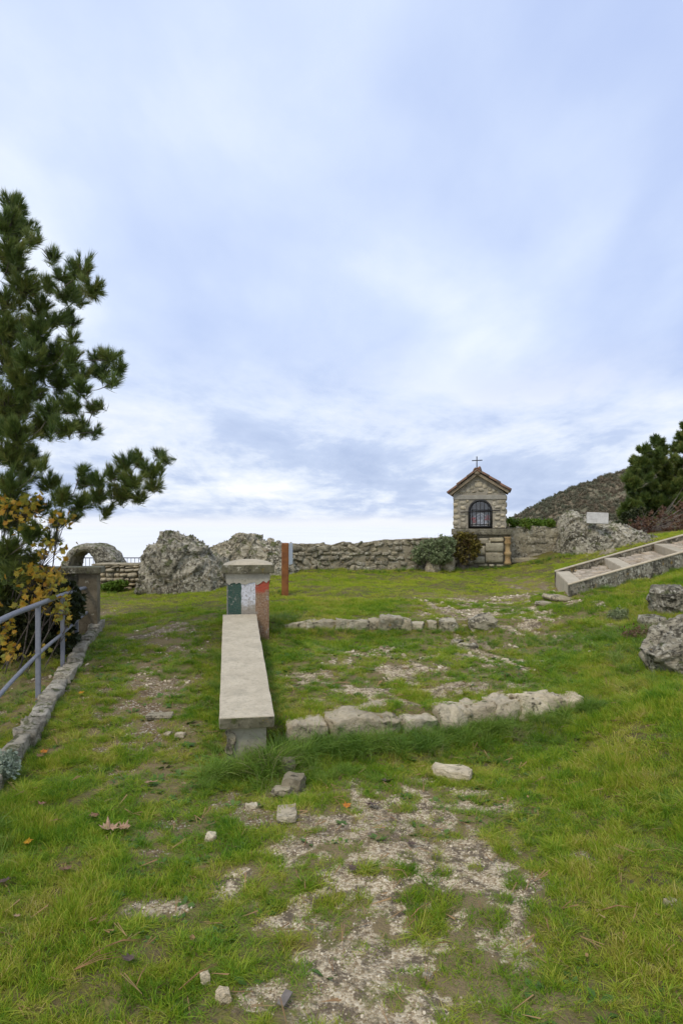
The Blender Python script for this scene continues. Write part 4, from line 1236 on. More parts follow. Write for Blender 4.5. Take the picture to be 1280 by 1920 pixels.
def lone(px, py, w_, d_, h_, seed, mat, label, name='rock', cat='rock', sink=.35, rot=(0, 0, 0), sub=8, amp=.16, rnd=.45, group=None, z=None):
    q = G(px, py); V, Fc = rockbox(w_, d_, h_, seed, sub, amp, rnd)
    V2 = rockbox(w_, d_, h_, seed + 3, sub, amp * .5, rnd, 5 / min(w_, d_, h_))[0] - rockbox(w_, d_, h_, seed, sub, 0, rnd)[0]
    if sub < 10:
        gq = np.random.default_rng(seed); V, Fc = rockbox(w_, d_, h_, seed, 4, .34, .35, 1.1 / min(w_, d_, h_)); V2 = gq.normal(size=V.shape) * min(w_, h_, d_) * .035
    o = add(name, mesh_np(name, V + V2, Fc, mat, sub >= 10), None, (q.x, q.y, q.z + h_ * (.5 - sink)), rot if any(rot) else (0, 0, seed * 1.7))
    return tag(o, label, cat, group)
lone(900, 1176, .27, .16, .17, 456, M['limestone'], 'upright weathered stone right of the gap in the farther stone row', rot=(0, -.3, .1), sink=.2)
lone(855, 1208, .14, .1, .07, 457, M['limestone'], 'small stone lying in the gap below the farther stone row, left one')
lone(876, 1214, .2, .12, .08, 458, M['limestone'], 'flat stone lying in the worn gap below the farther stone row, right one', sink=.5)
lone(1072, 1105, .01, .01, .01, 1, M['limestone'], 'x') if False else None
lone(1048, 1122, .30, .36, .06, 459, M['limestone'], 'flat grey bedrock slab at the foot of the stairway', sink=.45, rot=(.05, .08, .3), sub=10)
lone(1018, 1132, .2, .16, .04, 460, M['limestone'], 'small grey stone half sunk left of the stairway foot', sink=.4)
# boulders at the right edge
lone(1262, 1142, .56, .45, .30, 470, M['boulder'], 'upper grey boulder at the right edge, below the stairway', sub=30, amp=.2, sink=.3)
lone(1222, 1172, .30, .2, .13, 474, M['boulder'], 'small flat stone between the two grey boulders at the right', sub=14, sink=.3)
lone(1296, 1252, .62, .42, .42, 479, M['boulder'], 'lower, larger grey boulder at the right edge in the grass', sub=36, amp=.3, rnd=.3, sink=.24, rot=(0.1, -.55, .3))
# stones at the foot of the shrine
lone(815, 1071, .26, .2, .30, 481, M['drystone'], 'squat tan stone at the foot of the shrub', sub=8, sink=.3)
lone(838, 1070, .27, .2, .33, 482, M['pale_stone'], 'round pinkish stone between the shrub and the shrine', sub=8, sink=.25)

# ------------------------------------------------------------------ stairway
def stair_pt(k, w_, z): return Vector((2.826 + 1.924 * k + .274 * w_, 8.5 + 1.0 * k + 1.4 * w_, z))
def ztop(k, w_): return .872 + .065 * w_ + (.366 + .024 * w_) * k
def prism(quad, zts, zbs):
    V = [stair_pt(k, w_, z) for (k, w_), z in zip(quad, zbs)] + [stair_pt(k, w_, z) for (k, w_), z in zip(quad, zts)]
    return V, [(3, 2, 1, 0), (4, 5, 6, 7), (0, 1, 5, 4), (1, 2, 6, 5), (2, 3, 7, 6), (3, 0, 4, 7)]
st = empty('stairway', stair_pt(0, 0, .75), 'broad concrete edged stairway with cobbled treads climbing to the right', 'stairway')
def bevelled(name, V, Fc, mat, parent, bev=.008, sub=0):
    bm = bmesh.new(); vs = [bm.verts.new(v) for v in V]
    for f in Fc: bm.faces.new([vs[i_] for i_ in f])
    bmesh.ops.recalc_face_normals(bm, faces=bm.faces)
    bmesh.ops.bevel(bm, geom=bm.edges[:], offset=bev, segments=2, affect='EDGES')
    return add(name, bm_mesh(name, bm, mat), parent)
KE = 2.1
for (w0, w1) in ((-.035, .025), (.985, 1.045)):
    q = [(-.005, w0), (KE, w0), (KE, w1), (-.005, w1)]
    V, Fc = prism(q, [ztop(k, w_) - .012 for k, w_ in q], [.3, .9, .9, .3])
    bevelled('side_wall', V, Fc, M['stair_side'], st, .006)
    q = [(-.008, w0 - .006), (KE, w0 - .006), (KE, w1 + .006), (-.008, w1 + .006)]
    V, Fc = prism(q, [ztop(k, w_) + .006 for k, w_ in q], [ztop(k, w_) - .011 for k, w_ in q])
    bevelled('wall_rim', V, Fc, M['concrete'], st, .005)
ks = [0, .453, .965, 1.48, 2.0]
cob = stone_protos('cobble', 6, 500, M['cobble'], .12, .45)
for i_, k0 in enumerate(ks[:-1]):
    zz = lambda k, w_: ztop(k0, w_) - .004
    q = [(k0, .028), (k0 + .125, .028), (k0 + .125, .982), (k0, .982)]
    V, Fc = prism(q, [zz(*p) for p in q], [.3] * 4)
    stp = bevelled('step', V, Fc, M['concrete'], st, .008)
    k1 = ks[i_ + 1]
    q = [(k0 + .127, .03), (k1 - .002, .03), (k1 - .002, .98), (k0 + .127, .98)]
    zs4 = [zz(*q[0]) - .03, ztop(k1, .03) - .13, ztop(k1, .98) - .13, zz(*q[3]) - .03]
    V, Fc = prism(q, zs4, [.3] * 4)
    trd = add('tread_bed', mesh_np('tread_bed', V, Fc, M['mortar'], False), st)
    nk, nw = 6, 12
    for a in range(nk):
        for c in range(nw):
            if rng.random() < .08: continue
            ku = (a + .5 + rng.normal() * .12) / nk; wu = (c + .5 + rng.normal() * .12 + (a % 2) * .25) / (nw + .3)
            k = k0 + .135 + (k1 - k0 - .145) * min(max(ku, .06), .94); w_ = .04 + .93 * min(max(wu, .04), .96)
            zc = np.interp(k, [k0 + .127, k1], [zz(0, w_) - .03, ztop(k1, w_) - .13])
            o = add('cobblestone', cob[rng.integers(0, 6)], trd, stair_pt(k, w_, zc + .004))
            o.scale = (.125 * rng.uniform(.75, 1.15), .125 * rng.uniform(.75, 1.15), .045); o.rotation_euler = (rng.normal() * .05, rng.normal() * .05 - .05, rng.uniform(0, 6))

# ------------------------------------------------------------------ distant iron fence
fe = empty('iron_fence', (-6.2, 17.2, gz(-6.2, 17.2)), 'thin dark iron fence at the cliff edge, seen behind the arch and dry stone wall', 'fence')
z1 = H - (1046 - HY) / F * 17.2; z0 = z1 - .95
fx0, fx1 = (140 - 640) / F * 17.2, (330 - 640) / F * 17.2
for zz in (z1, z0 + .1):
    V, Fc = tube([(fx0, 17.2, zz), (fx1, 17.2, zz)], .012, 6); add('rail', mesh_np('rail', V, Fc, M['iron']), fe)
x = fx0
V, Fc = tube([(0, 0, z0 - .1), (0, 0, z1)], .007, 5); pk = mesh_np('picket', V, Fc, M['iron'])
while x < fx1:
    add('picket', pk, fe, (x, 17.2, 0)); x += .095
#==VEGETATION==
# ------------------------------------------------------------------ grass
def blades(n, spread, hmin, hmax, width, lean, seed, segs=3, curl=1.0, fan=1.0):
    g = np.random.default_rng(seed); V = []; Fc = []; T = []
    for k in range(n):
        a = g.uniform(0, 2 * np.pi); r_ = spread * np.sqrt(g.random())
        bx, by = r_ * np.cos(a), r_ * np.sin(a)
        h = g.uniform(hmin, hmax); th = a * fan + g.normal() * (1.2 if fan else 3)
        ln = lean * g.uniform(.2, 1.4) * h; wd = width * g.uniform(.6, 1.25)
        dx, dy = np.cos(th), np.sin(th); tw = g.uniform(0, np.pi); sxx, syy = np.cos(tw), np.sin(tw)
        o = len(V)
        for q in range(segs):
            u = q / segs
            f = ln * u ** (1 + curl); zz = h * (u - .28 * curl * lean * u ** 3)
            ww = wd * (1 - .55 * u) / 2
            c = np.array([bx + dx * f, by + dy * f, zz - .006])
            V += [c - np.array([sxx, syy, 0]) * ww, c + np.array([sxx, syy, 0]) * ww]
        V.append(np.array([bx + dx * ln, by + dy * ln, h * (1 - .28 * curl * lean) - .006]))
        tt = g.random()
        for q in range(segs - 1):
            Fc.append((o + 2 * q, o + 2 * q + 1, o + 2 * q + 3, o + 2 * q + 2)); T.append(tt)
        Fc.append((o + 2 * segs - 2, o + 2 * segs - 1, o + 2 * segs)); T.append(tt)
    return np.array(V), Fc, T


M['grass'] = leaf_mat('grass_blade', [(0, (.044, .122, .011)), (.22, (.105, .235, .015)), (.42, (.215, .35, .019)), (.60, (.37, .435, .030)), (.78, (.53, .46, .09)), (1, (.64, .50, .26))], trans=.38, rough=.5, pos_scale=1.3)
M['far_lawn'] = leaf_mat('far_lawn_blade', [(0, (.11, .20, .014)), (.22, (.22, .34, .020)), (.42, (.36, .465, .026)), (.60, (.50, .54, .04)), (.78, (.60, .54, .09)), (1, (.66, .54, .25))], trans=.40, rough=.5, pos_scale=1.3)
M['long_grass'] = leaf_mat('long_grass_blade', [(0, (.065, .145, .020)), (.45, (.15, .26, .030)), (.75, (.26, .35, .05)), (.90, (.33, .36, .10)), (1, (.58, .50, .27))], trans=.25, rough=.45, pos_scale=.9)
M['dry_grass'] = leaf_mat('dry_grass_blade', [(0, (.12, .15, .05)), (.4, (.22, .20, .09)), (.7, (.36, .29, .15)), (1, (.46, .38, .24))], trans=.25, rough=.7, pos_scale=2)
lawn = [proto('lawn_tuft', *blades(50, .038, .014, .042, .0027, .95, 900 + k)[:2], M['grass'], blades(50, .038, .014, .042, .0027, .95, 900 + k)[2]) for k in range(6)]
farlawn = [proto('far_lawn_tuft', *blades(60, .085, .016, .042, .0042, .8, 930 + k, 2)[:2], M['far_lawn'], blades(60, .085, .016, .042, .0042, .8, 930 + k, 2)[2]) for k in range(4)]
longg = [proto('long_tuft', *blades(75, .035, .10, .22, .0036, 1.15, 950 + k, 5)[:2], M['long_grass'], blades(75, .035, .10, .22, .0036, 1.15, 950 + k, 5)[2]) for k in range(4)]
dryg = [proto('dry_tuft', *blades(42, .05, .05, .15, .0022, 1.2, 970 + k, 4)[:2], M['dry_grass'], blades(42, .05, .05, .15, .0022, 1.2, 970 + k, 4)[2]) for k in range(3)]
straw = [proto('straw_tuft', *blades(14, .05, .02, .05, .0022, 1.5, 990 + k, 3)[:2], M['dry_grass'], blades(14, .05, .02, .05, .0022, 1.5, 990 + k, 3)[2]) for k in range(3)]


tuftp = [proto('turf_tuft', *blades(85, .030, .03, .075, .0030, 1.5, 1010 + k, 4)[:2], M['grass'], blades(85, .030, .03, .075, .0030, 1.5, 1010 + k, 4)[2]) for k in range(4)]


def blocked(x, y):
    """places taken by walls, slabs and steps"""
    b_ = np.zeros_like(x, bool)
    u = (x - nb.x) * math.cos(bz) + (y - nb.y) * math.sin(bz); v = -(x - nb.x) * math.sin(bz) + (y - nb.y) * math.cos(bz)
    b_ |= (np.abs(u) < .15) & (v > .03) & (v < 3.3)
    det = 1.924 * 1.4 - .274 * 1.0
    k = ((x - 2.826) * 1.4 - (y - 8.5) * .274) / det; w_ = (1.924 * (y - 8.5) - 1.0 * (x - 2.826)) / det
    b_ |= (k > -.01) & (k < 2.1) & (w_ > -.03) & (w_ < 1.04)
    b_ |= (np.abs(x - x_kerb(y)) < .075) & (y < 8) 
    b_ |= (y > 12.5) & (x > -2) & (x < 5)
    b_ |= (x < -2.85) & (x > -4.7) & (y > 7.95) & (y < 8.3)
    return b_


def sprinkle(n, y0, y1, seed, wide=.62, pad=.5):
    g = np.random.default_rng(seed)
    y = np.sqrt(g.uniform(y0 ** 2, y1 ** 2, n)) ; x = g.uniform(-1, 1, n) * (wide * y + pad)
    k = ~blocked(x, y); return g, x[k], y[k]


def slope_rot(g, x, y, n):
    e = .06
    dzx = (ground(x + e, y) - ground(x - e, y)) / (2 * e); dzy = (ground(x, y + e) - ground(x, y - e)) / (2 * e)
    return np.stack([np.arctan(dzy) * .6 + g.normal(size=n) * .18, -np.arctan(dzx) * .6 + g.normal(size=n) * .18, g.uniform(0, 6.28, n)], 1)


def lawn_field(name, n, y0, y1, protos, seed, base, wide=.62):
    g, x, y = sprinkle(n, y0, y1, seed, wide)
    bb, so_ = bare(x, y)
    pat = fbm(x * 5.5, y * 5.5, oct=3, seed=21); big = fbm(x * 1.3, y * 1.3, oct=3, seed=22)
    left = (x < x_kerb(y) - .05) & (y < 8)
    p = np.clip(1.12 - bb * 1.3, 0, 1) * np.clip(.45 + 1.1 * ss(.32, .55, pat), 0, 1)
    p = np.where(left, p * .5, p)
    p = p * (1 - .45 * worn(x, y) * (x < -.6))
    keep = g.random(len(x)) < p
    x, y, bb, pat, big = x[keep], y[keep], bb[keep], pat[keep], big[keep]; n = len(x)
    right = ss(.7, 2.2, x) * ss(6.5, 4.5, y) + .7 * ss(0, 1.2, x - np.interp(y, [0, 12], [1, 3.2])) * ss(11, 7, y)
    leftg = ss(-.5, -1.6, x) * ss(4.4, 3, y)
    pat = ss(.34, .68, pat); big = ss(.35, .65, big)
    h = base * (.45 + .95 * pat + .35 * big) * (1 + .75 * right + .35 * leftg) * (1 - .55 * bb)
    wn = worn(x, y); h = h * (1 - .5 * wn); 
    s1 = base * g.uniform(.85, 1.25, n) * (1 + .25 * right) * (1 - .2 * wn)
    return tag(scatter(name, np.stack([x, y, ground(x, y) - .002], 1), slope_rot(g, x, y, n), np.stack([s1, s1, h * g.uniform(.75, 1.3, n)], 1), g.integers(0, len(protos), n), protos), kind='stuff')


lawn_field('near_grass', 21000, 1.6, 5.4, lawn, 1, 1.18)
lawn_field('middle_grass', 19000, 5.2, 9.0, lawn, 2, 1.2, .58)
lawn_field('far_grass', 15000, 8.6, 13.6, farlawn, 3, .8, .56)


def maple_leaf_small(seed):
    gg = np.random.default_rng(seed); n = 7; V = [(0, 0, 0)]
    for i_ in range(n):
        a = 6.28 * i_ / n; r_ = .014 * gg.uniform(.6, 1.3); V.append((r_ * math.cos(a), r_ * math.sin(a) * .7, gg.uniform(-.002, .008)))
    return np.array(V), [(0, i_ + 1, (i_ + 1) % n + 1) for i_ in range(n)]


def tufts(name, x, y, s, protos, seed, sz=None, kind='stuff'):
    g = np.random.default_rng(seed); x = np.array(x); y = np.array(y); n = len(x); s = np.array(s)
    return tag(scatter(name, np.stack([x, y, ground(x, y) - .004], 1), slope_rot(g, x, y, n), np.stack([s, s, s * g.uniform(.8, 1.15, n)], 1), g.integers(0, len(protos), n), protos), kind=kind)


g, x, y = sprinkle(5200, 1.6, 7.5, 46, .6)
cl_ = fbm(x * 2.6, y * 2.6, oct=3, seed=101); bb, _s = bare(x, y)
k = (cl_ > .50) & (g.random(len(x)) < 1.05 - bb) & (g.random(len(x)) < 1 - .6 * worn(x, y))
x, y = x[k], y[k]; n = len(x)
rt = ss(.7, 2.0, x) + .5 * ss(-.6, -1.6, x)
tufts('turf_tufts', x, y, g.uniform(.55, 1.15, n) * (1 + .4 * rt), tuftp, 47)
# long grass along stones, walls and the bench
g = np.random.default_rng(31); xs_, ys_, ss_ = [], [], []
def line_tufts(x0, y0, x1, y1, n, jx, jy, s0, s1):
    for k in range(n):
        u = g.random(); xs_.append(x0 + (x1 - x0) * u + g.normal() * jx); ys_.append(y0 + (y1 - y0) * u + g.normal() * jy); ss_.append(g.uniform(s0, s1))
line_tufts(-.85, 4.25, -.35, 4.32, 34, .05, .05, .6, .95)
line_tufts(-.35, 4.42, .3, 4.58, 60, .04, .05, .65, 1.0)
line_tufts(.3, 4.60, 1.1, 4.90, 70, .04, .05, .6, .95)
line_tufts(1.1, 4.90, 1.9, 4.98, 52, .05, .06, .5, .85)
line_tufts(-.80, 4.20, -.38, 4.26, 16, .04, .03, .9, 1.25)
line_tufts(-.9, 4.05, .2, 4.25, 40, .08, .08, .35, .6)
line_tufts(.2, 4.3, 1.6, 4.75, 30, .08, .07, .3, .55)
line_tufts(-.79, 4.5, -1.25, 7.1, 60, .04, .02, .35, .7)
line_tufts(-.40, 4.5, -.86, 7.1, 56, .05, .02, .3, .62)
line_tufts(-.75, 7.2, -.55, 7.9, 26, .12, .1, .4, .7)
line_tufts(-.6, 9.3, -1.0, 9.8, 12, .12, .1, .3, .5)
line_tufts(-.6, 7.38, 1.3, 7.42, 60, .05, .05, .28, .5)
line_tufts(1.3, 7.3, 2.6, 7.0, 30, .15, .12, .3, .5)
line_tufts(-1.6, 12.2, 4.4, 12.3, 120, .05, .07, .3, .62)
line_tufts(-4.2, 11.1, -1.7, 11.0, 60, .05, .1, .3, .6)
line_tufts(2.95, 8.4, 4.8, 9.4, 46, .06, .06, .3, .55)
line_tufts(-1.66, 2.2, -2.74, 7.8, 120, .03, .02, .25, .5)
line_tufts(-2.35, 2.2, -3.2, 7.6, 90, .15, .05, .3, .65)
line_tufts(2.6, 5.2, 3.4, 6.6, 60, .2, .2, .35, .7)
line_tufts(1.7, 5.2, 2.9, 5.6, 40, .2, .25, .3, .55)
line_tufts(1.6, 3.0, 2.4, 4.2, 80, .3, .3, .3, .5)
line_tufts(2.4, 5.6, 2.9, 6.8, 50, .2, .2, .4, .8)
line_tufts(1.5, 6.95, 2.6, 6.9, 24, .15, .1, .35, .6)
line_tufts(1.1, 2.4, 1.8, 3.2, 46, .25, .25, .2, .38)
line_tufts(-1.6, 2.4, -1.85, 3.6, 46, .08, .1, .4, .75)
line_tufts(-1.5, 2.1, -1.2, 3.4, 30, .2, .2, .2, .36)
x_, y_ = np.array(xs_), np.array(ys_); kk = ~blocked(x_, y_)
tufts('long_grass', x_[kk], y_[kk], np.array(ss_)[kk], longg, 32)
xs_, ys_, ss_ = [], [], []
line_tufts(-2.45, 3.0, -3.1, 7.2, 150, .25, .1, .5, 1.2)
line_tufts(3.0, 6.3, 3.4, 7.2, 60, .2, .2, .6, 1.2)
line_tufts(-2.0, 2.3, -2.1, 4.2, 40, .1, .1, .6, 1.1)
line_tufts(.6, 6.9, 2.3, 6.7, 20, .3, .15, .4, .7)
line_tufts(-.75, 4.2, -.3, 4.3, 7, .05, .04, 1.0, 1.7)
line_tufts(-.3, 4.45, 1.8, 4.9, 16, .05, .05, .7, 1.3)
line_tufts(-1.4, 2.2, 1.8, 3.6, 26, .4, .4, .25, .5)
tufts('dry_grass', xs_, ys_, ss_, dryg, 33)
# thin straw and moss among the lawn and on the worn places
g, x, y = sprinkle(6500, 1.6, 8, 34)
bb, _s = bare(x, y); k = g.random(len(x)) < np.clip(.10 + .65 * (bb > .05) * (bb < .85) + .05, 0, 1)
x, y = x[k], y[k]; n = len(x)
tufts('straw', x, y, g.uniform(.6, 1.2, n), straw, 35)
M['moss'] = leaf_mat('moss', [(0, (.11, .145, .018)), (.5, (.21, .24, .028)), (1, (.34, .30, .07))], trans=.1, rough=.8, pos_scale=3)
mossp = [proto('moss_tuft', *blades(40, .032, .004, .012, .0026, .9, 995 + k, 2)[:2], M['moss'], blades(40, .032, .004, .012, .0026, .9, 995 + k, 2)[2]) for k in range(3)]
g, x, y = sprinkle(40000, 1.6, 8.0, 36, .6)
bb, _s = bare(x, y); mn = fbm(x * 7, y * 7, oct=4, seed=71, gain=.6)
k = ((bb > .02) & (mn > .455)) & (g.random(len(x)) < .9)
x, y = x[k], y[k]; n = len(x)
tufts('moss', x, y, g.uniform(.7, 1.3, n), mossp, 37)

M['weed'] = leaf_mat('weed_leaf', [(0, (.06, .13, .03)), (.5, (.11, .20, .035)), (1, (.20, .28, .08))], trans=.3, pos_scale=2)
wp = []
for k in range(3):
    gg = np.random.default_rng(60 + k); V = []; Fc = []; T = []
    for j in range(9):
        a = gg.uniform(0, 6.28); L = gg.uniform(.02, .042); u = np.array([math.cos(a), math.sin(a), .45]); v_ = np.array([-math.sin(a), math.cos(a), 0]) * L * .24
        o = len(V); V += [u * .004, u * L * .55 + v_, u * L * np.array([1, 1, .6]), u * L * .55 - v_]; Fc.append((o, o + 1, o + 2, o + 3)); T.append(gg.random())
    wp.append(proto('weed_rosette', np.array(V), Fc, M['weed'], T))
g, x, y = sprinkle(2600, 1.6, 7, 40, .6)
k = (fbm(x * 1.4, y * 1.4, oct=3, seed=99) > .49) & ((bare(x, y)[0] < .15) | (g.random(len(x)) < .12)); x, y = x[k], y[k]; n = len(x)
tufts('ground_weeds', x, y, g.uniform(.7, 1.5, n), wp, 41)

M['needle_litter'] = leaf_mat('dead_needle_litter', [(0, (.20, .11, .05)), (.5, (.36, .22, .10)), (1, (.50, .36, .19))], trans=.1, rough=.7, pos_scale=3)
np_ = []
for k in range(3):
    gg = np.random.default_rng(160 + k); V = []; Fc = []
    for j in range(2):
        a = gg.uniform(-.3, .3); L = gg.uniform(.05, .09); o = len(V)
        V += [(0, -.0011, 0), (0, .0011, 0), (L * math.cos(a), L * math.sin(a) + .0011, gg.uniform(0, .012)), (L * math.cos(a), L * math.sin(a) - .0011, .003)]; Fc.append((o, o + 1, o + 2, o + 3))
    np_.append(proto('litter_needle', np.array(V), Fc, M['needle_litter']))
g, x, y = sprinkle(1500, 1.6, 6, 44, .6); n = len(x)
tag(scatter('needle_litter', np.stack([x, y, ground(x, y) + g.uniform(.006, .028, n)], 1), np.stack([g.normal(size=n) * .3, g.normal(size=n) * .3, g.uniform(0, 6.28, n)], 1), np.stack([g.uniform(.7, 1.3, n)] * 3, 1), g.integers(0, 3, n), np_), kind='stuff')
lfp = [proto('litter_leaf', *maple_leaf_small(k), M['needle_litter'], None, False) for k in range(3)]
g, x, y = sprinkle(260, 1.8, 9, 45, .55); k = (x < -.3) | (g.random(len(x)) < .3); x, y = x[k], y[k]; n = len(x); s_ = g.uniform(.5, 1.3, n)
tag(scatter('leaf_litter', np.stack([x, y, ground(x, y) + .014], 1), np.stack([g.normal(size=n) * .4, g.normal(size=n) * .4, g.uniform(0, 6.28, n)], 1), np.stack([s_] * 3, 1), g.integers(0, 3, n), lfp), kind='stuff')

# gravel
M['gravel'] = None
m = bpy.data.materials.new('gravel_stone'); m.use_nodes = True
t = NT(m.node_tree); b = t.n['Principled BSDF']; b.inputs['Roughness'].default_value = .9
oi = t.node('ShaderNodeObjectInfo')
t.put(b.inputs['Base Color'], t.ramp(oi.outputs['Random'], [(0, (.22, .155, .09)), (.25, (.38, .30, .19)), (.6, (.54, .44, .29)), (1, (.68, .58, .42))]))
gp = []
for k in range(5):
    V, Fc = rockbox(1, .8, .55, 700 + k, 2, .25, .6, 1.3); gp.append(proto('pebble', V, Fc, m, None, False))
g, x, y = sprinkle(52000, 1.7, 6.0, 38, .5)
bb, so_ = bare(x, y); k = (g.random(len(x)) < np.clip(bb * 1.1 - .1, 0, 1) * (1 - .72 * so_) * np.clip(fbm(x * 6, y * 6, seed=88) * 2.2 - .35, .1, 1))
x, y = x[k], y[k]; n = len(x); s_ = g.lognormal(0, .32, n) * .0062
tag(scatter('gravel', np.stack([x, y, ground(x, y) + s_ * .12], 1), g.uniform(0, 6.28, (n, 3)) * np.array([.1, .1, 1]), np.stack([s_, s_, s_], 1), g.integers(0, 5, n), gp), kind='stuff')
g, x, y = sprinkle(16000, 6.0, 9.5, 39, .4)
bb, so_ = bare(x, y); k = g.random(len(x)) < bb * (1 - .6 * so_); x, y = x[k], y[k]; n = len(x); s_ = g.lognormal(0, .5, n) * .015
tag(scatter('gravel', np.stack([x, y, ground(x, y) + s_ * .1], 1), g.uniform(0, 6.28, (n, 3)) * np.array([.1, .1, 1]), np.stack([s_, s_, s_ * .7], 1), g.integers(0, 5, n), gp), kind='stuff')

# ------------------------------------------------------------------ pines
def needle_shoot(n, L, seed, wd=.0016, stem=.10):
    g = np.random.default_rng(seed); V = []; Fc = []; T = []
    for k in range(n):
        u = g.random() ** .7; z0 = -stem + stem * u
        a = g.uniform(0, 6.28); el = g.uniform(.25, 1.05) * (1.25 - .8 * u)
        d = np.array([math.sin(el) * math.cos(a), math.sin(el) * math.sin(a), math.cos(el)])
        l = L * g.uniform(.7, 1.1); s_ = np.cross(d, g.normal(size=3)); s_ /= np.linalg.norm(s_)
        b0 = np.array([0, 0, z0]); mid = b0 + d * l * .55; tip = b0 + d * l + np.array([0, 0, .08 * l])
        o = len(V); V += [b0 - s_ * wd, b0 + s_ * wd, mid + s_ * wd, mid - s_ * wd, tip]
        Fc += [(o, o + 1, o + 2, o + 3), (o + 3, o + 2, o + 4)]; tt = g.random(); T += [tt, tt]
    return np.array(V), Fc, T


M['needles'] = leaf_mat('pine_needles', [(0, (.045, .075, .020)), (.35, (.085, .13, .028)), (.6, (.15, .19, .038)), (.85, (.24, .23, .06)), (1, (.34, .23, .08))], trans=.15, rough=.45, pos_scale=1.6)
M['bark'] = plain_mat('pine_bark', (.075, .06, .05), (.16, .135, .11), .95, .1, 14, .8, bdist=.02)
shoots = [proto('needle_shoot', *needle_shoot(84, .088, 60 + k, .0018)[:2], M['needles'], needle_shoot(84, .088, 60 + k, .0018)[2]) for k in range(5)]
shoots_far = [proto('needle_shoot_far', *needle_shoot(60, .10, 80 + k, .0045)[:2], M['needles'], needle_shoot(60, .10, 80 + k, .0045)[2]) for k in range(4)]


def pine(name, label, clusters, D, dspread, trunk_pts, trunk_r, protos, per, seed, sscale=1.0, group=None, up=.75, twig=.0035):
    """clusters: (px, py, radius px) of the foliage pads, grown on limbs back to the trunk"""
    g = np.random.default_rng(seed)
    root = empty(name, (trunk_pts[0][0], trunk_pts[0][1], trunk_pts[0][2]), label, 'tree', group)
    tp = smooth_path(trunk_pts, 8)
    V, Fc = tube(tp, np.linspace(trunk_r, trunk_r * .3, len(tp)), 12)
    add('trunk', mesh_np('trunk', V, Fc, M['bark']), root)
    nodes = [np.array(p) for p in tp]; nr = list(np.linspace(trunk_r, trunk_r * .3, len(tp)))
    tx = trunk_pts[-1][0]
    cs = []
    for (px, py, r) in clusters:
        d = D + g.uniform(-dspread, dspread); cs.append((np.array(P(px, py, d)), r * d / F))
    cs.sort(key=lambda c: np.min([np.linalg.norm(c[0] - np.array(p)) for p in tp]))
    parts = []; pos = []; rot = []; scl = []
    for c, r in cs:
        # attach to the nearest node, favouring ones below and nearer the trunk
        best = min(range(len(nodes)), key=lambda i_: np.linalg.norm(nodes[i_] - c) + .55 * max(nodes[i_][2] - c[2] + .1, 0) + (.0 if i_ < len(tp) else .12))
        a = nodes[best]; c0 = c - np.array([0, 0, r * .35])
        L = np.linalg.norm(c0 - a)
        mid = (a + c0) / 2 + g.normal(size=3) * L * .08 + np.array([0, 0, -L * .08])
        pth = smooth_path([a, mid, c0], 6)
        r0 = min(nr[best] * .6, .012 + .03 * L); V, Fc = tube(pth, np.linspace(r0, max(r0 * .4, .006), len(pth)), 7); parts.append((V, Fc))
        for p in pth[3::3]: nodes.append(np.array(p)); nr.append(r0 * .6)
        n = max(3, int(per * (r / .15) ** 2 * g.uniform(.8, 1.2)))
        for k in range(n):
            d = g.normal(size=3); d /= np.linalg.norm(d); q = c + d * r * g.uniform(.35, 1.0) * np.array([1, 1, .8])
            ax = d * .75 + np.array([0, 0, up]) + g.normal(size=3) * .25; ax /= np.linalg.norm(ax)
            e = Vector(ax).to_track_quat('Z', 'Y').to_euler()
            pos.append(q); rot.append(e[:]); s_ = sscale * g.uniform(.75, 1.2); scl.append((s_, s_, s_))
            st_ = Vector(c0 + (q - c0) * g.uniform(0, .3)); en = Vector(q); m_ = st_.lerp(en, .5) + Vector((0, 0, -.15 * r))
            parts.append(tube([st_, m_, en], [twig * 1.4, twig, twig * .8], 4, False))
    V, Fc = join_vf(parts); add('limbs', mesh_np('limbs', V, Fc, M['bark']), root)
    cr = joined('crown', np.array(pos), np.array(rot), np.array(scl), g.integers(0, len(protos), len(pos)), protos, root)
    return root


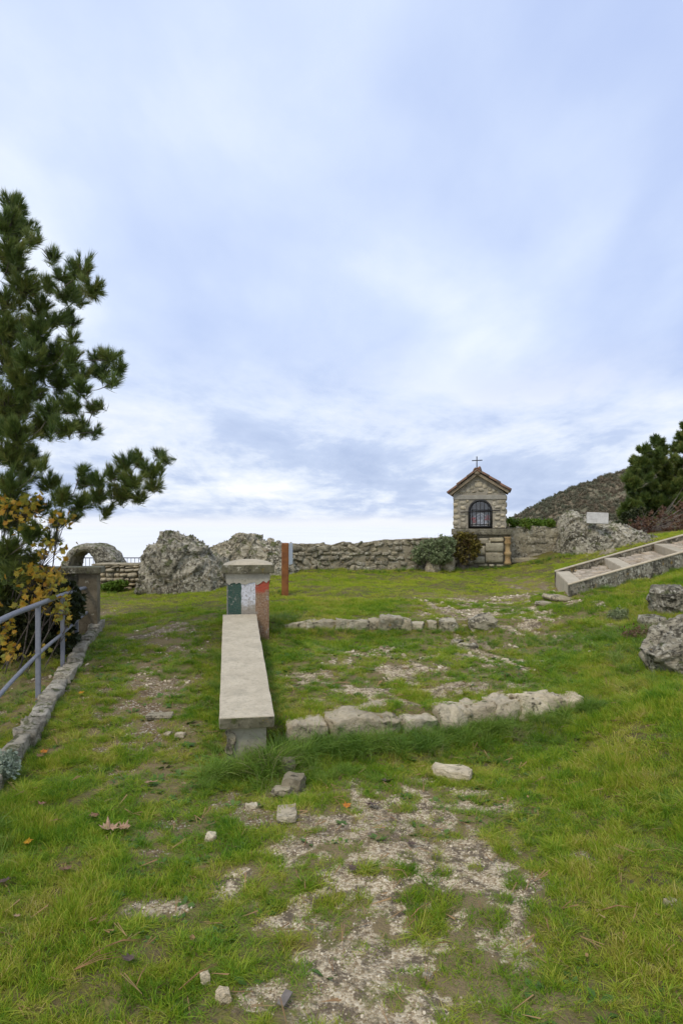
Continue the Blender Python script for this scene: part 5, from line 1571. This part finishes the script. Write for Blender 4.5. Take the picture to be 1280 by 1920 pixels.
left_c = [(28, 385, 26), (48, 420, 24), (12, 420, 34), (60, 450, 18), (20, 470, 34), (98, 478, 15), (118, 515, 20), (152, 503, 27), (172, 538, 27), (148, 552, 24), (125, 548, 24), (90, 535, 20),
          (45, 535, 32), (15, 560, 34), (75, 575, 26), (20, 610, 36), (70, 620, 34), (105, 600, 20), (130, 600, 22), (135, 632, 16), (100, 660, 34), (55, 670, 34), (15, 680, 36), (135, 670, 22), (150, 700, 24), (180, 665, 16), (205, 668, 20),
          (222, 690, 18), (192, 695, 22), (210, 712, 16), (110, 715, 34), (150, 728, 20), (60, 735, 34), (15, 750, 40), (95, 765, 28), (140, 762, 20), (175, 765, 16), (190, 760, 10), (120, 800, 28), (155, 800, 22), (178, 805, 14), (80, 800, 30), (35, 810, 36), (10, 850, 34), (55, 850, 26),
          (50, 885, 24), (95, 905, 20), (20, 910, 34), (150, 882, 14), (160, 905, 18), (185, 900, 20), (210, 890, 18), (235, 870, 22), (262, 862, 20), (285, 880, 24), (298, 850, 12), (310, 858, 12), (250, 900, 24), (290, 910, 18), (225, 925, 26), (260, 930, 18), (185, 930, 22), (150, 945, 22), (200, 955, 14), (120, 930, 24),
          (70, 950, 26), (20, 970, 36), (110, 975, 22), (140, 965, 16), (60, 1000, 28), (15, 1030, 38), (95, 1010, 18), (30, 1075, 34), (10, 1110, 34), (60, 1045, 22), (-40, 600, 50), (-40, 800, 50), (-50, 950, 50), (-40, 1060, 40), (-60, 450, 50), (30, 500, 30), (5, 640, 36), (40, 705, 30), (5, 790, 36), (80, 690, 26), (35, 770, 30), (30, 860, 30), (15, 940, 34), (75, 870, 18), (60, 640, 26), (120, 760, 22), (30, 450, 26)]
pine('pine_tree', 'large dark black pine at the left edge reaching over the grey railing', left_c, 6.6, .55,
     [(-6.2, 7.4, -3.2), (-5.6, 7.2, -1), (-4.9, 7.0, 1.2), (-4.6, 6.9, 3.2), (-4.4, 6.9, 5.2)], .19, shoots, 31, 5)
g = np.random.default_rng(12); rc = []
poly = [(1282, 800), (1262, 822), (1245, 822), (1228, 818), (1212, 838), (1198, 850), (1186, 872), (1178, 895), (1184, 915), (1188, 935), (1175, 948), (1160, 965), (1165, 982), (1200, 990), (1282, 990)]
def inside(px, py, pl):
    c = False
    for i_ in range(len(pl)):
        (x1, y1), (x2, y2) = pl[i_], pl[i_ - 1]
        if (y1 > py) != (y2 > py) and px < (x2 - x1) * (py - y1) / (y2 - y1) + x1: c = not c
    return c
poly = [(x - 6, y) for x, y in poly]
poly2 = poly[:-1] + [(1400, 990), (1400, 780), (1330, 770)]
while len(rc) < 260:
    q = (g.uniform(1150, 1350), g.uniform(780, 990))
    if inside(*q, poly2): rc.append((q[0], q[1], g.uniform(7, 12)))
pine('pine_tree', 'bushy green pine at the right edge standing before the brown hill', rc, 21, 1.2,
     [(11.6, 21.5, .0), (11.3, 21.3, 1.6), (11.1, 21.2, 3.0), (11.0, 21.1, 4.4)], .16, shoots_far, 20, 6, sscale=1.45, twig=.006)

# ------------------------------------------------------------------ broad leaves
def maple_leaf(size, fold=.25, seed=0, curl=0.0):
    g = np.random.default_rng(seed)
    rim = [(0, -.30), (.16, -.42), (.20, -.20), (.50, -.28), (.40, -.02), (.62, .22), (.34, .20), (.30, .42), (.16, .34), (0, .68)]
    rim = rim + [(-x, y) for x, y in rim[-2:0:-1]]
    V = [(0, 0, .0)]; 
    for x, y in rim:
        z = -fold * abs(x) + curl * (x * x + y * y) * 1.2 + g.normal() * .03
        V.append((x, y, z))
    V = np.array(V) * size
    n = len(rim); Fc = [(0, i_ + 1, (i_ + 1) % n + 1) for i_ in range(n)]
    V = np.vstack([V, [(-.012 * size, -.3 * size, 0), (.012 * size, -.3 * size, 0), (0, -.95 * size, -.1 * size)]])
    Fc.append((n + 1, n + 2, n + 3))
    return V, Fc


M['yellow_leaf'] = leaf_mat('autumn_leaf', [(0, (.30, .13, .015)), (.2, (.42, .22, .02)), (.36, (.38, .28, .035)), (.52, (.24, .24, .035)), (1, (.08, .13, .022))], trans=.4, rough=.5, pos_scale=3)
ml = [proto('maple_leaf', *maple_leaf(.052, .2, k, .1), M['yellow_leaf'], None, False) for k in range(4)]
mp_ = empty('maple_shrub', (-4.0, 6.9, gz(-4.0, 6.9)), 'maple shrub with yellow and orange autumn leaves under the pine, beyond the railing', 'shrub')
g = np.random.default_rng(77)
zones = [(50, 945, 40, 22, 70), (20, 960, 30, 25, 30), (110, 975, 36, 16, 34), (50, 985, 40, 20, 34), (95, 1030, 40, 26, 44), (60, 1080, 40, 26, 60), (90, 1110, 36, 22, 60), (110, 1080, 30, 14, 30), (60, 1130, 36, 16, 34), (115, 1140, 30, 26, 60), (125, 1175, 22, 22, 30), (10, 1190, 18, 18, 24), (20, 1225, 22, 20, 26), (12, 1170, 14, 10, 8), (140, 1100, 16, 18, 14), (70, 1220, 30, 16, 12)]
pts = []; tw = []
stem0 = Vector((-4.0, 6.9, -.9))
for (px, py, rx, ry, n) in zones:
    ctr = P(px, py, 6.3 + g.uniform(-.2, .5))
    a = stem0; mid = a.lerp(ctr, .5) + Vector((g.normal() * .15, g.normal() * .1, -.1))
    pth = smooth_path([a, mid, ctr], 6); tw.append(tube(pth, np.linspace(.016, .004, len(pth)), 6))
    for k in range(int(n * 1.25)):
        d = 6.3 + g.uniform(-.35, .55)
        if px > 120: d = 6.6 + g.uniform(0, .4)
        ex, ey = px + g.normal() * rx * .5, py + g.normal() * ry * .5
        q = P(ex, ey, d)
        if ex > (150 if ey < 1060 else 132): continue
        pts.append(q)
        if k % 3 == 0: tw.append(tube([ctr.lerp(pth[-3], g.random()), ctr.lerp(q, .55) - Vector((0, 0, .02)), q], [.003, .002, .0015], 4, False))
V, Fc = join_vf(tw); add('stems', mesh_np('stems', V, Fc, M['bark']), mp_)
near = sorted(range(len(pts)), key=lambda i_: pts[i_].y)
big_ = set(near[:290])
pw = parent_world(mp_).inverted()
for i_ in near[:290]:
    o = bpy.data.objects.new('leaf', ml[i_ % 4].data); C.objects.link(o); o.parent = mp_; o.location = pw @ pts[i_]
    o.rotation_euler = (g.uniform(.2, 1.4), g.normal() * .5, g.uniform(0, 6.28)); s_ = g.uniform(.7, 1.25); o.scale = (s_, s_, s_)
rest = [pts[i_] for i_ in near[290:]]; n = len(rest)
if n:
    o = joined('foliage', np.array([p[:] for p in rest]), np.stack([g.uniform(.2, 1.4, n), g.normal(size=n) * .5, g.uniform(0, 6.28, n)], 1), np.stack([g.uniform(.7, 1.25, n)] * 3, 1), g.integers(0, 4, n), ml, mp_)
    o['kind'] = 'stuff'


def bush(name, label, blobs, D, ds, mat, leaf, per, seed, cat='shrub', stems=True, elong=2.2, twig_mat=None, stem_r=.004, wild=0, base=None):
    g = np.random.default_rng(seed)
    pr = [proto('sprig', *leaf_cluster(16, .05, leaf, seed + k, elong=elong, shell=.1)[:2], mat, leaf_cluster(16, .05, leaf, seed + k, elong=elong, shell=.1)[2]) for k in range(3)]
    c0 = P(blobs[0][0], blobs[0][1], D); b0 = Vector(base) if base else Vector((c0.x, D, gz(c0.x, D)))
    root = empty(name, b0, label, cat)
    pos = []; parts = []
    for (px, py, rx, ry) in blobs:
        d = D + g.uniform(-ds, ds) * .5; c = P(px, py, d); Rx, Rz = rx * d / F, ry * d / F
        for k in range(int(per * rx * ry / 100)):
            v = g.normal(size=3); v /= np.linalg.norm(v); v *= g.random() ** .4
            q = Vector((c.x + v[0] * Rx, c.y + v[1] * ds, c.z + v[2] * Rz)); pos.append(q[:])
            if stems and k % 4 == 0: parts.append(tube([b0 + Vector((g.normal() * .05, g.normal() * .05, 0)), b0.lerp(q, .6) + Vector((g.normal() * .03, g.normal() * .03, .02)), q + Vector((v[0] * wild, v[1] * wild, abs(v[2]) * wild))], [stem_r, stem_r * .7, stem_r * .35], 4, False))
    if parts: V, Fc = join_vf(parts); add('stems', mesh_np('stems', V, Fc, twig_mat or M['bark']), root)
    n = len(pos); s_ = g.uniform(.7, 1.3, n)
    joined('foliage', np.array(pos), g.uniform(0, 6.28, (n, 3)), np.stack([s_] * 3, 1), g.integers(0, 3, n), pr, root)
    return root


M['greygreen'] = leaf_mat('grey_green_leaf', [(0, (.12, .16, .06)), (.5, (.21, .25, .11)), (1, (.34, .36, .20))], trans=.2, pos_scale=3)
M['twig'] = plain_mat('pale_twig', (.20, .16, .13), (.30, .25, .21), .9, .1, 20, 0)
M['redbrown'] = leaf_mat('russet_leaf', [(0, (.09, .04, .03)), (.5, (.16, .085, .05)), (.8, (.22, .14, .07)), (1, (.14, .14, .05))], trans=.2, pos_scale=1)
M['bright'] = leaf_mat('bright_green_leaf', [(0, (.06, .13, .012)), (.5, (.13, .21, .02)), (1, (.24, .27, .05))], trans=.35, pos_scale=3)
M['ivy'] = leaf_mat('ivy_leaf', [(0, (.05, .03, .012)), (.35, (.10, .065, .02)), (.6, (.15, .13, .025)), (.85, (.30, .22, .035)), (1, (.22, .20, .06))], trans=.2, pos_scale=5)
M['silver'] = leaf_mat('silver_leaf', [(0, (.22, .27, .17)), (1, (.42, .46, .34))], trans=.15, pos_scale=5)
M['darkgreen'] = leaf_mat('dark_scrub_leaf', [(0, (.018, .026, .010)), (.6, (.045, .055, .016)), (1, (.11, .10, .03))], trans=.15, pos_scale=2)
bush('shrub', 'round grey-green shrub with bare twigs against the shrine base', [(810, 1032, 34, 22), (835, 1022, 18, 20), (790, 1040, 20, 16), (825, 1045, 24, 14)], 12.25, .2, M['greygreen'], .018, 44, 21, wild=.12, twig_mat=M['twig'], stem_r=.003)
bush('creeper', 'rusty and yellow creeper clinging to the left of the shrine base', [(866, 1014, 17, 16), (884, 1020, 13, 20), (860, 1034, 12, 14), (880, 1040, 13, 11), (894, 1024, 8, 12), (868, 1048, 9, 9), (852, 1010, 6, 10)], 12.32, .05, M['ivy'], .028, 34, 22, cat='climbing plant', elong=1.2, wild=0)
bush('wall_plants', 'clump of bright green weeds growing on top of the stone wall', [(962, 979, 16, 9), (985, 981, 16, 8), (1008, 980, 16, 8), (1030, 981, 14, 8), (945, 978, 8, 9)], 12.95, .14, M['bright'], .026, 36, 23, cat='weeds', base=(3.55, 12.95, 1.42), elong=1.5, stems=False)
bush('weed_clump', 'green weeds at the foot of the dry stone wall', [(212, 1098, 22, 7), (226, 1096, 14, 8), (196, 1101, 10, 5)], 11.2, .1, M['bright'], .022, 40, 24, cat='weeds', stems=False)
bush('shrub', 'reddish brown leafless scrub below the right-hand pine, behind the stairway', [(1200, 985, 26, 18), (1235, 975, 26, 26), (1268, 985, 26, 24), (1290, 960, 24, 34), (1225, 1000, 26, 12), (1260, 1003, 24, 10), (1180, 990, 16, 12), (1320, 980, 30, 30)], 14.5, .45, M['redbrown'], .022, 11, 25, wild=.22, twig_mat=M['twig'], stem_r=.006)
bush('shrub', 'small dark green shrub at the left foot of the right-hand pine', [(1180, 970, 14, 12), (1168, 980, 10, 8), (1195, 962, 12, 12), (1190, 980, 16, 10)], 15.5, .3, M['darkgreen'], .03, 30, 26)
bush('silver_plant', 'silvery grey leafy ground plant beside the near end of the kerb', [(4, 1428, 20, 12), (12, 1445, 14, 8), (-12, 1440, 24, 12)], 4.15, .09, M['silver'], .016, 34, 27, cat='plant', stems=False, elong=1.4)
bush('shrub', 'wiry grey-green tussock on the bank left of the grey boulders', [(1160, 1156, 20, 14), (1176, 1166, 16, 10)], 7.35, .12, M['greygreen'], .010, 44, 28, wild=.03, twig_mat=M['twig'], stem_r=.0018)
bush('shrub', 'brown dead weeds in the grass beside the lower boulder', [(1185, 1190, 20, 9), (1205, 1185, 12, 10)], 6.6, .12, M['redbrown'], .012, 10, 29, wild=.05, twig_mat=M['twig'], stem_r=.0018)
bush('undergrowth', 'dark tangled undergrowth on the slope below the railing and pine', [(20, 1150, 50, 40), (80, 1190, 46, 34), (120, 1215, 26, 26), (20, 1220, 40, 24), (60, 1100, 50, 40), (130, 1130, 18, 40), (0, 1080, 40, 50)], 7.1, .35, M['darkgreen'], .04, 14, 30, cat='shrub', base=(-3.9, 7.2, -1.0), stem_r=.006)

# ------------------------------------------------------------------ small things lying in the grass
def litter_mat(name, c, c2): return plain_mat(name, c, c2, .75, .15, 60, .3, lo=.35, hi=.6)
LM = {'yellow': litter_mat('fallen_yellow', (.55, .29, .02), (.40, .18, .02)), 'orange': litter_mat('fallen_orange', (.52, .20, .02), (.34, .12, .03)),
      'brown': litter_mat('fallen_brown', (.27, .155, .10), (.17, .09, .06)), 'tan': litter_mat('fallen_tan', (.46, .30, .19), (.33, .20, .12)), 'dark': litter_mat('fallen_dark', (.08, .055, .045), (.13, .09, .07)), 'pink': litter_mat('fallen_russet', (.32, .15, .11), (.22, .10, .07))}
def lleaf(px, py, size, col, curl, label, seed, tilt=(.1, .1), lift=.022):
    q = G(px, py); V, Fc = maple_leaf(size, .1, seed, curl)
    gx_ = np.random.default_rng(seed)
    V = V + np.stack([fbm(V[:, 0] * 30, V[:, 1] * 30, seed=seed) - .5] * 3, 1) * size * .25 * np.array([0, 0, 1])
    o = add('fallen_leaf', mesh_np('fallen_leaf', V, Fc, LM[col], False), None, (q.x, q.y, q.z + lift), (tilt[0], tilt[1], gx_.uniform(0, 6.28)))
    return tag(o, label, 'leaf', 'fallen leaves')
for a in [(285, 1476, .07, 'tan', .25, 'pale tan fallen leaf with a yellow streak, on the grass left of the bench end', 1), (346, 1479, .035, 'tan', .5, 'small tan leaf in the grass between the yellow-streaked leaf and the bench', 2),
          (205, 1566, .085, 'tan', .7, 'largest curled tan leaf lying in the left foreground grass', 3), (232, 1565, .06, 'tan', .9, 'tan curled leaf touching the largest curled leaf on its right', 4),
          (52, 1591, .045, 'yellow', .2, 'small bright yellow leaf in the grass at the lower left', 5), (124, 1642, .05, 'brown', .5, 'brown leaf in the left foreground below the bright yellow one', 6),
          (8, 1666, .055, 'dark', .4, 'dark brown leaf at the left edge of the foreground', 7), (33, 1733, .032, 'tan', .4, 'tiny tan leaf below the dark leaf at the left edge', 8), (82, 1418, .055, 'orange', .3, 'orange leaf in the grass beside the kerb', 9),
          (75, 1426, .05, 'brown', .5, 'brown leaf just below the orange leaf near the kerb', 10), (177, 1540, .05, 'pink', .4, 'russet curled leaf above the largest tan leaf', 11), (80, 1518, .045, 'pink', .5, 'russet leaf in long grass left of the curled russet leaf', 12),
          (152, 1306, .05, 'yellow', .3, 'yellow leaf on the worn path beside the kerb', 13), (649, 1517, .05, 'orange', .3, 'orange leaf on the gravel above the bare patch', 14), (190, 1256, .05, 'tan', .3, 'tan leaf on the path far down beside the kerb', 15),
          (22, 1456, .07, 'pink', .6, 'russet curled leaf by the silvery plant', 16), (548, 1485, .06, 'tan', .6, 'tan leaf resting on the broken stone at the edge of the long grass', 17), (700, 1516, .075, 'dark', .5, 'dark dead leaf on the pale gravel', 18),
          (772, 1590, .05, 'dark', .6, 'dark crumpled leaf between two gravel patches', 19), (242, 1815, .05, 'dark', .5, 'dark wet leaf in the bottom left of the foreground', 20), (660, 1637, .045, 'dark', .5, 'dark leaf in the middle of the gravel strip', 21), (725, 1470, .07, 'dark', .4, 'dark leaf at the foot of the long grass by the stone row', 22)]:
    lleaf(*a, lift=.03 if a[0] < 400 else .018)
for k, (px, py, w_, d_, h_, mt, lab) in enumerate([
        (845, 1453, .24, .15, .07, 'pale_stone', 'largest pale flat stone on the gravel below the long stone row'), (553, 1478, .15, .12, .10, 'limestone', 'grey broken stone at the edge of the long grass near the bench'),
        (530, 1492, .10, .09, .05, 'limestone', 'small stone under the grey broken stone'), (538, 1531, .17, .1, .04, 'pale_stone', 'flat whitish stone below the grey broken stone'), (472, 1516, .06, .04, .03, 'pale_stone', 'tiny white stone on the dark bare soil'),
        (386, 1846, .03, .03, .045, 'pale_stone', 'small pale upright pebble in the foreground grass'), (420, 1875, .045, .045, .035, 'pale_stone', 'round pale pebble right of the upright one'), (788, 1575, .0, .0, .0, 'limestone', ''),
        (1256, 1701, .05, .04, .03, 'pale_stone', 'small white pebble in the grass at the right edge'), (432, 1870, 0, 0, 0, 'limestone', ''), (801, 1835, .03, .03, .02, 'limestone', 'small reddish pebble in the bottom gravel patch'),
        (520, 1437, .22, .1, .09, 'limestone', 'mossy stone half hidden in the long grass in front of the bench'), (316, 1380, .05, .04, .03, 'pale_stone', 'small white stone on the bare path, left one of a pair'), (338, 1382, .07, .05, .03, 'pale_stone', 'small white stone on the bare path, right one of a pair'),
        (395, 1575, .07, .05, .03, 'pale_stone', 'pale stone at the left edge of the dark bare soil'), (300, 1345, .2, .12, .03, 'limestone', 'flat stone level with the worn path')]):
    if w_: lone(px, py, w_, d_, h_, 800 + k, M[mt], lab, name='stone', cat='stone', sink=.3 if h_ > .05 else .1, sub=7, amp=.22)
q = G(534, 1886)
tag(add('wood_chip', boxmesh('wood_chip', (0, 0, 0), (.028, .062, .006), plain_mat('grey_wood', (.20, .17, .145), (.14, .12, .10), .9, .1, 20, .3), bev=.0015), None, (q.x, q.y, q.z + .022), (.15, .1, -.4)), 'small flat grey wood chip in the bottom foreground', 'wood chip')
m_nd = plain_mat('dead_needle', (.36, .20, .09), (.26, .14, .07), .7, .2, 30, 0)
for k, (px, py, an, L, lab) in enumerate([(140, 1835, .7, .17, 'dead pine twig with long needles in the lower left grass'), (200, 1790, .2, .12, 'straw-coloured needle pair above the dead pine twig'), (255, 1870, 1.3, .1, 'needle pair standing near the dark wet leaf'), (335, 1875, .9, .16, 'reddish needle pair left of the pebbles'), (770, 1735, .6, .1, 'needle pair on the gravel strip'),
                                         (1028, 1760, 1.2, .1, 'V-shaped pale needle pair on the soil at the lower right'), (1130, 1722, .1, .11, 'crossed orange needle pair in the right foreground grass'), (570, 1600, 1.5, .08, 'thin upright needle pair on the central gravel')]):
    q = G(px, py); gg = np.random.default_rng(k + 5)
    pr = []
    for j in range(2 if k else 4):
        a = an + gg.uniform(-.35, .35); e = Vector((math.cos(a) * L, math.sin(a) * L * .9, gg.uniform(.0, .03)))
        pr.append(tube([(0, 0, 0), e * .5 + Vector((0, 0, .012)), e], [.0016, .0014, .0008], 5))
    V, Fc = join_vf(pr)
    tag(add('pine_needles', mesh_np('pine_needles', V, Fc, m_nd), None, (q.x, q.y, q.z + .03)), lab, 'pine needles', 'fallen pine needles')
